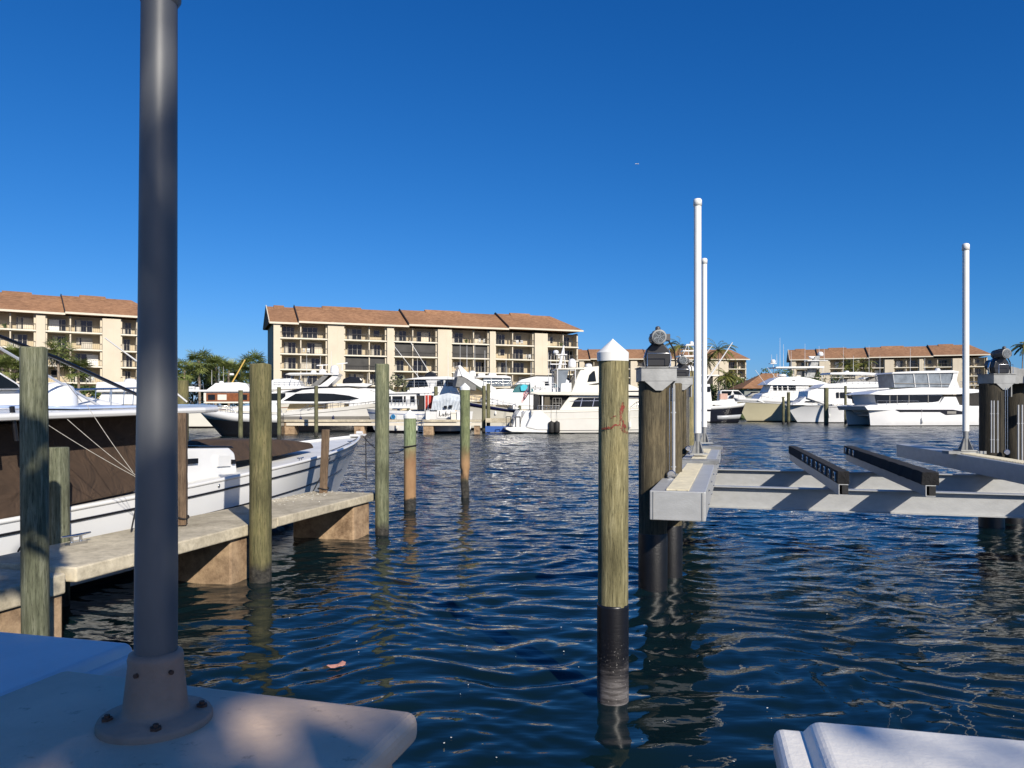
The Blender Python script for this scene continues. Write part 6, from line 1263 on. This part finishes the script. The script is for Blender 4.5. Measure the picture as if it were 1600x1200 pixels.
q_ = CB.loc(1465, 579, 0); CB.dome(q_[0], 0, q_[1], .4, .4); CB.antenna(CB.loc(1413, 600, 0)[0], 1.5, CB.loc(1413, 630, 0)[1], CB.loc(1406, 545, 0)[1], .03)
CB.frame('fore_rail', [(Vector((x, CB.side*4, 3.2)), Vector((x, CB.side*4, 4.0))) for x in (13, 14.8, 16.6, 18.4, 20)]+[(Vector((13, CB.side*4, 4.0)), Vector((20, CB.side*4, 4.0)))], .025)
CD = Boat('center_console', 'boat with dark console just behind the catamaran stern', 1512, 140, 3, 8, 3); CD.setup_hull(2.2, 2.6); CD.hull(hullmat('console_boat_gelcoat', (.68, .68, .665), .3)); CD.house('dark_console', [(1505, 630), (1505, 612), (1530, 611), (1530, 630)], 1, SHADEIN, .08)
# ---- boats by the far ends, filling the row as in the photo
for i, (px, Y_, L_, lab, pts) in enumerate([(560, 112, 12, 'white roofed cruiser behind the sport yacht', [(545, 620), (560, 607), (600, 605), (625, 616), (626, 640), (545, 640)]), (400, 116, 9, 'white rounded cruiser behind the thick olive pile', [(405, 610), (418, 597), (428, 592), (452, 591), (466, 594), (470, 604), (470, 612)]), (1400, 165, 15, 'white flybridge boat behind the catamaran bow', [(1340, 600), (1352, 590), (1368, 588), (1385, 595), (1392, 612), (1340, 612)])]):
    b_ = Boat('cabin_cruiser', lab, px, Y_, 3, L_, 3.8); b_.setup_hull(2.2, 3, rake=1.5); b_.hull(hullmat('row_gelcoat_%d' % i, (.68,.68,.66), .3)); b_.house('deckhouse', pts, 1.6, WHITE, .1, .3); x_, z_1 = b_.loc(px+14, pts[1][1], 0); b_.antenna(x_, 0, z_1-.5, z_1+2.2)

# extra aerials, rails and fenders on the middle boats
def P3(b, px, py, y): q = b.loc(px, py, abs(y)); return Vector((q[0], b.side*y, q[1]))
for b, px, y0_, y1_ in ((Y1, 500, 583, 556), (Y1, 517, 570, 548), (V, 652, 590, 560), (V, 700, 589, 548), (V, 709, 590, 566), (U, 830, 590, 565), (U, 870, 589, 556), (N, 757, 586, 548), (N, 790, 587, 562), (N, 729, 575, 540), (K, 648, 613, 590), (T, 330, 600, 578), (Y, 945, 572, 540), (Y, 861, 576, 556), (WY, 1332, 583, 556), (CB, 1443, 580, 560), (TY, 1235, 573, 548)):
    b.antenna(b.loc(px, y0_, 0)[0], .3, b.loc(px, y0_, 0)[1]-.1, b.loc(px, y1_, 0)[1], .018*b.o.y/100+.008)
def rail(b, pts, off, h=.8, name='side_rail'):
    m = MB(); q = [P3(b, x, y, off) for x, y in pts]; n_ = len(q)
    m.tube([p+Vector((0, 0, h)) for p in q], .028, 5); m.tube([p+Vector((0, 0, h*.5)) for p in q], .018, 4)
    for p in q: m.tube([p, p+Vector((0, 0, h))], .022, 4)
    m.build(name, CHROME, b.root)
rail(V, [(x, 606) for x in range(636, 730, 9)], 1.85); rail(U, [(x, 606) for x in range(800, 830, 7)], 2.0); rail(K, [(x, 633) for x in range(606, 656, 6)], 1.5, .6)
rail(TY, [(x, 613) for x in range(1205, 1290, 9)], 2.2, 1.0); rail(WY, [(x, 603) for x in range(1296, 1384, 9)], 2.0, .9); rail(CB, [(x, 606) for x in range(1500, 1540, 8)], 3.0, 1.0); rail(T, [(x, 609) for x in range(294, 322, 6)], 1.8, .8)
rail(Y, [(x, 641) for x in range(840, 878, 7)], 2.5, .5); rail(Y1, [(x, 605) for x in range(428, 486, 8)], 1.5, .6); rail(N, [(x, 603) for x in range(756, 800, 7)], 1.6, .7)
for b, px, z_ in ((Y1, 470, 1.5), (Y1, 520, 1.6), (K, 620, .8), (WY, 1300, 1.4), (Y, 940, .9), (Y, 985, .95), (CB, 1440, .9), (N, 850, 1.5)):
    xq = b.loc(px, 650)[0]
    if b is CB: m = MB(); m.lathe((xq, CB.side*4.35, z_), [(.06, -.45), (.17, -.3), (.17, .3), (.06, .45)], 10); m.tube([(xq, CB.side*4.35, z_+.4), (xq, CB.side*4.2, 3.1)], .02, 4); m.build('fender', OFFW, b.root)
    else: b.fender(xq, z_, b.side, .15, .75, OFFW if b is not Y1 else NAVY)
# ------------------------------------------------------------ the mid pier
dz = 1.62; Yd = depth_at(655.5, dz)-0
md = empty('mid_pier', (0, 84, 0), 0, 'pale timber and concrete pier in front of the sport yacht', 'pier'); 
xl, xr = (436-CX)/F*84, (752-CX)/F*84
m = MB(); m.box(((xl+xr)/2, 1.0, dz-.13), (xr-xl, 2.2, .26)); m.build('deck_slab', PIERC, md, bevel=.03); m = MB(); m.box(((xl+xr)/2+.4, -.02, dz-.50), (xr-xl-.8, .14, .30)); m.build('fascia_beam', TRIM, md)
for px in (452, 561, 669, 745): 
    m = MB(); m.box(((px-CX)/F*84, .9, .2), (1.1 if px < 745 else .6, 1.7, 2.1)); m.build('pile_cap_beam', BENTC, md, bevel=.03)
m = MB(); x_ = (756-CX)/F*84; 
md2 = empty('mid_pier', (x_+4.0, 90, 0), 0, 'short far section of pale pier with a blue bumper behind the pair of piles', 'pier')
m = MB(); m.box((.5, 0, 1.45), (9, 2, .5)); m.build('deck_slab', PIERC, md2, bevel=.02); m = MB(); m.box((.5, -1.05, .45), (9, .2, .7)); m.build('blue_bumper', M('blue_bumper_paint', (.03, .10, .35), .5), md2)
for px, yt, yw, w_, lab in ((376, 610, 690, 7, 'thin far pile just left of the thick olive pile'), (436, 605, 686, 6, 'far pile with a pale top at the left end of the mid pier'), (494, 603, 681, 6, 'far green pile in front of the sport yacht'), (545, 610, 655, 5, 'short far pile behind the mid pier by the sport yacht bow'), (681, 604, 677, 6, 'far green pile in front of the pleated boat cover'), (756, 603, 676, 6, 'left one of the close pair of far piles'), (763, 600, 676, 6, 'right one of the close pair of far piles'), (638, 609, 640, 5, 'far pile top above the low white capped pile'), (812, 607, 668, 5, 'far white capped pile beside the stern flag'), (1291, 606, 664, 7, 'far pile before the glossy yacht'), (1321, 603, 662, 4, 'black far pile left of the catamaran'), (1232, 613, 640, 5, 'far pile by the bow of the glossy yacht'), (1224, 620, 640, 4, 'short far pile by the tan yacht bulwark'), (1247, 900, 0, 0, None)):
    if lab: pile(px, yt, yw, w_, W_FAR, lab, Y=min(CZ*F/(yw-HY), 150) if yw > 650 else (102 if px < 1000 else 140), cap=px in (812, 638), group='far mooring piles', dx=0)
def ladder(px0, px1, yt, yb, Y_, label):
    a = W(px0, yt, Y_); c = W(px1, yb, Y_); m = MB()
    for x in (a.x, c.x): m.tube([(x, Y_, c.z), (x, Y_, a.z)], .035, 6)
    n = 7
    for i in range(n): z = lerp(c.z+.1, a.z-.5, i/(n-1)); m.tube([(a.x, Y_, z), (c.x, Y_, z)], .03, 5)
    tag(m.build('ladder', CHROME), label, 'ladder', 'dock ladders')
ladder(653, 661, 646, 680, 83.5, 'steel ladder at the middle of the mid pier'); ladder(437, 443, 646, 686, 83.6, 'steel ladder at the left end of the mid pier')
for i, (px, lab) in enumerate(((668, 'left'), (716, 'right'))):
    m = MB(); m.box((0, 0, .45), (.35, .3, .9)); m.box((0, 0, .95), (.42, .36, .1)); o = m.build('power_pedestal', WHITE, loc=((px-CX)/F*84, 84.6, dz)); tag(o, lab+' white power pedestal on the mid pier', 'power pedestal', 'power pedestals')
m = MB(); m.box((0, 0, .35), (1.1, .7, .7)); m.box((0, 0, .75), (1.2, .8, .1)); o = m.build('dock_locker', CREAM, loc=((712-CX)/F*84, 85, dz)); tag(o, 'cream dock locker on the mid pier beside the hand lettered stern', 'dock locker')
# a far airliner
ap = empty('airliner', tuple(W(995, 256, 2600)), R(10), 'tiny airliner high in the clear sky', 'aeroplane')
m = MB(); m.tube([(-6, 0, 0), (-5, 0, 0), (5, 0, 0), (7, 0, .5)], [.4, 1, 1, .3], 8); m.build('fuselage', WHITE, ap)
for sd in (1, -1): m = MB(); m.hexa([(-1, 0, -.1), (1.5, 0, -.1), (3.5, sd*7, .4), (2.5, sd*7, .4), (-1, 0, .1), (1.5, 0, .1), (3.5, sd*7, .6), (2.5, sd*7, .6)]); m.build('wing', WHITE, ap)
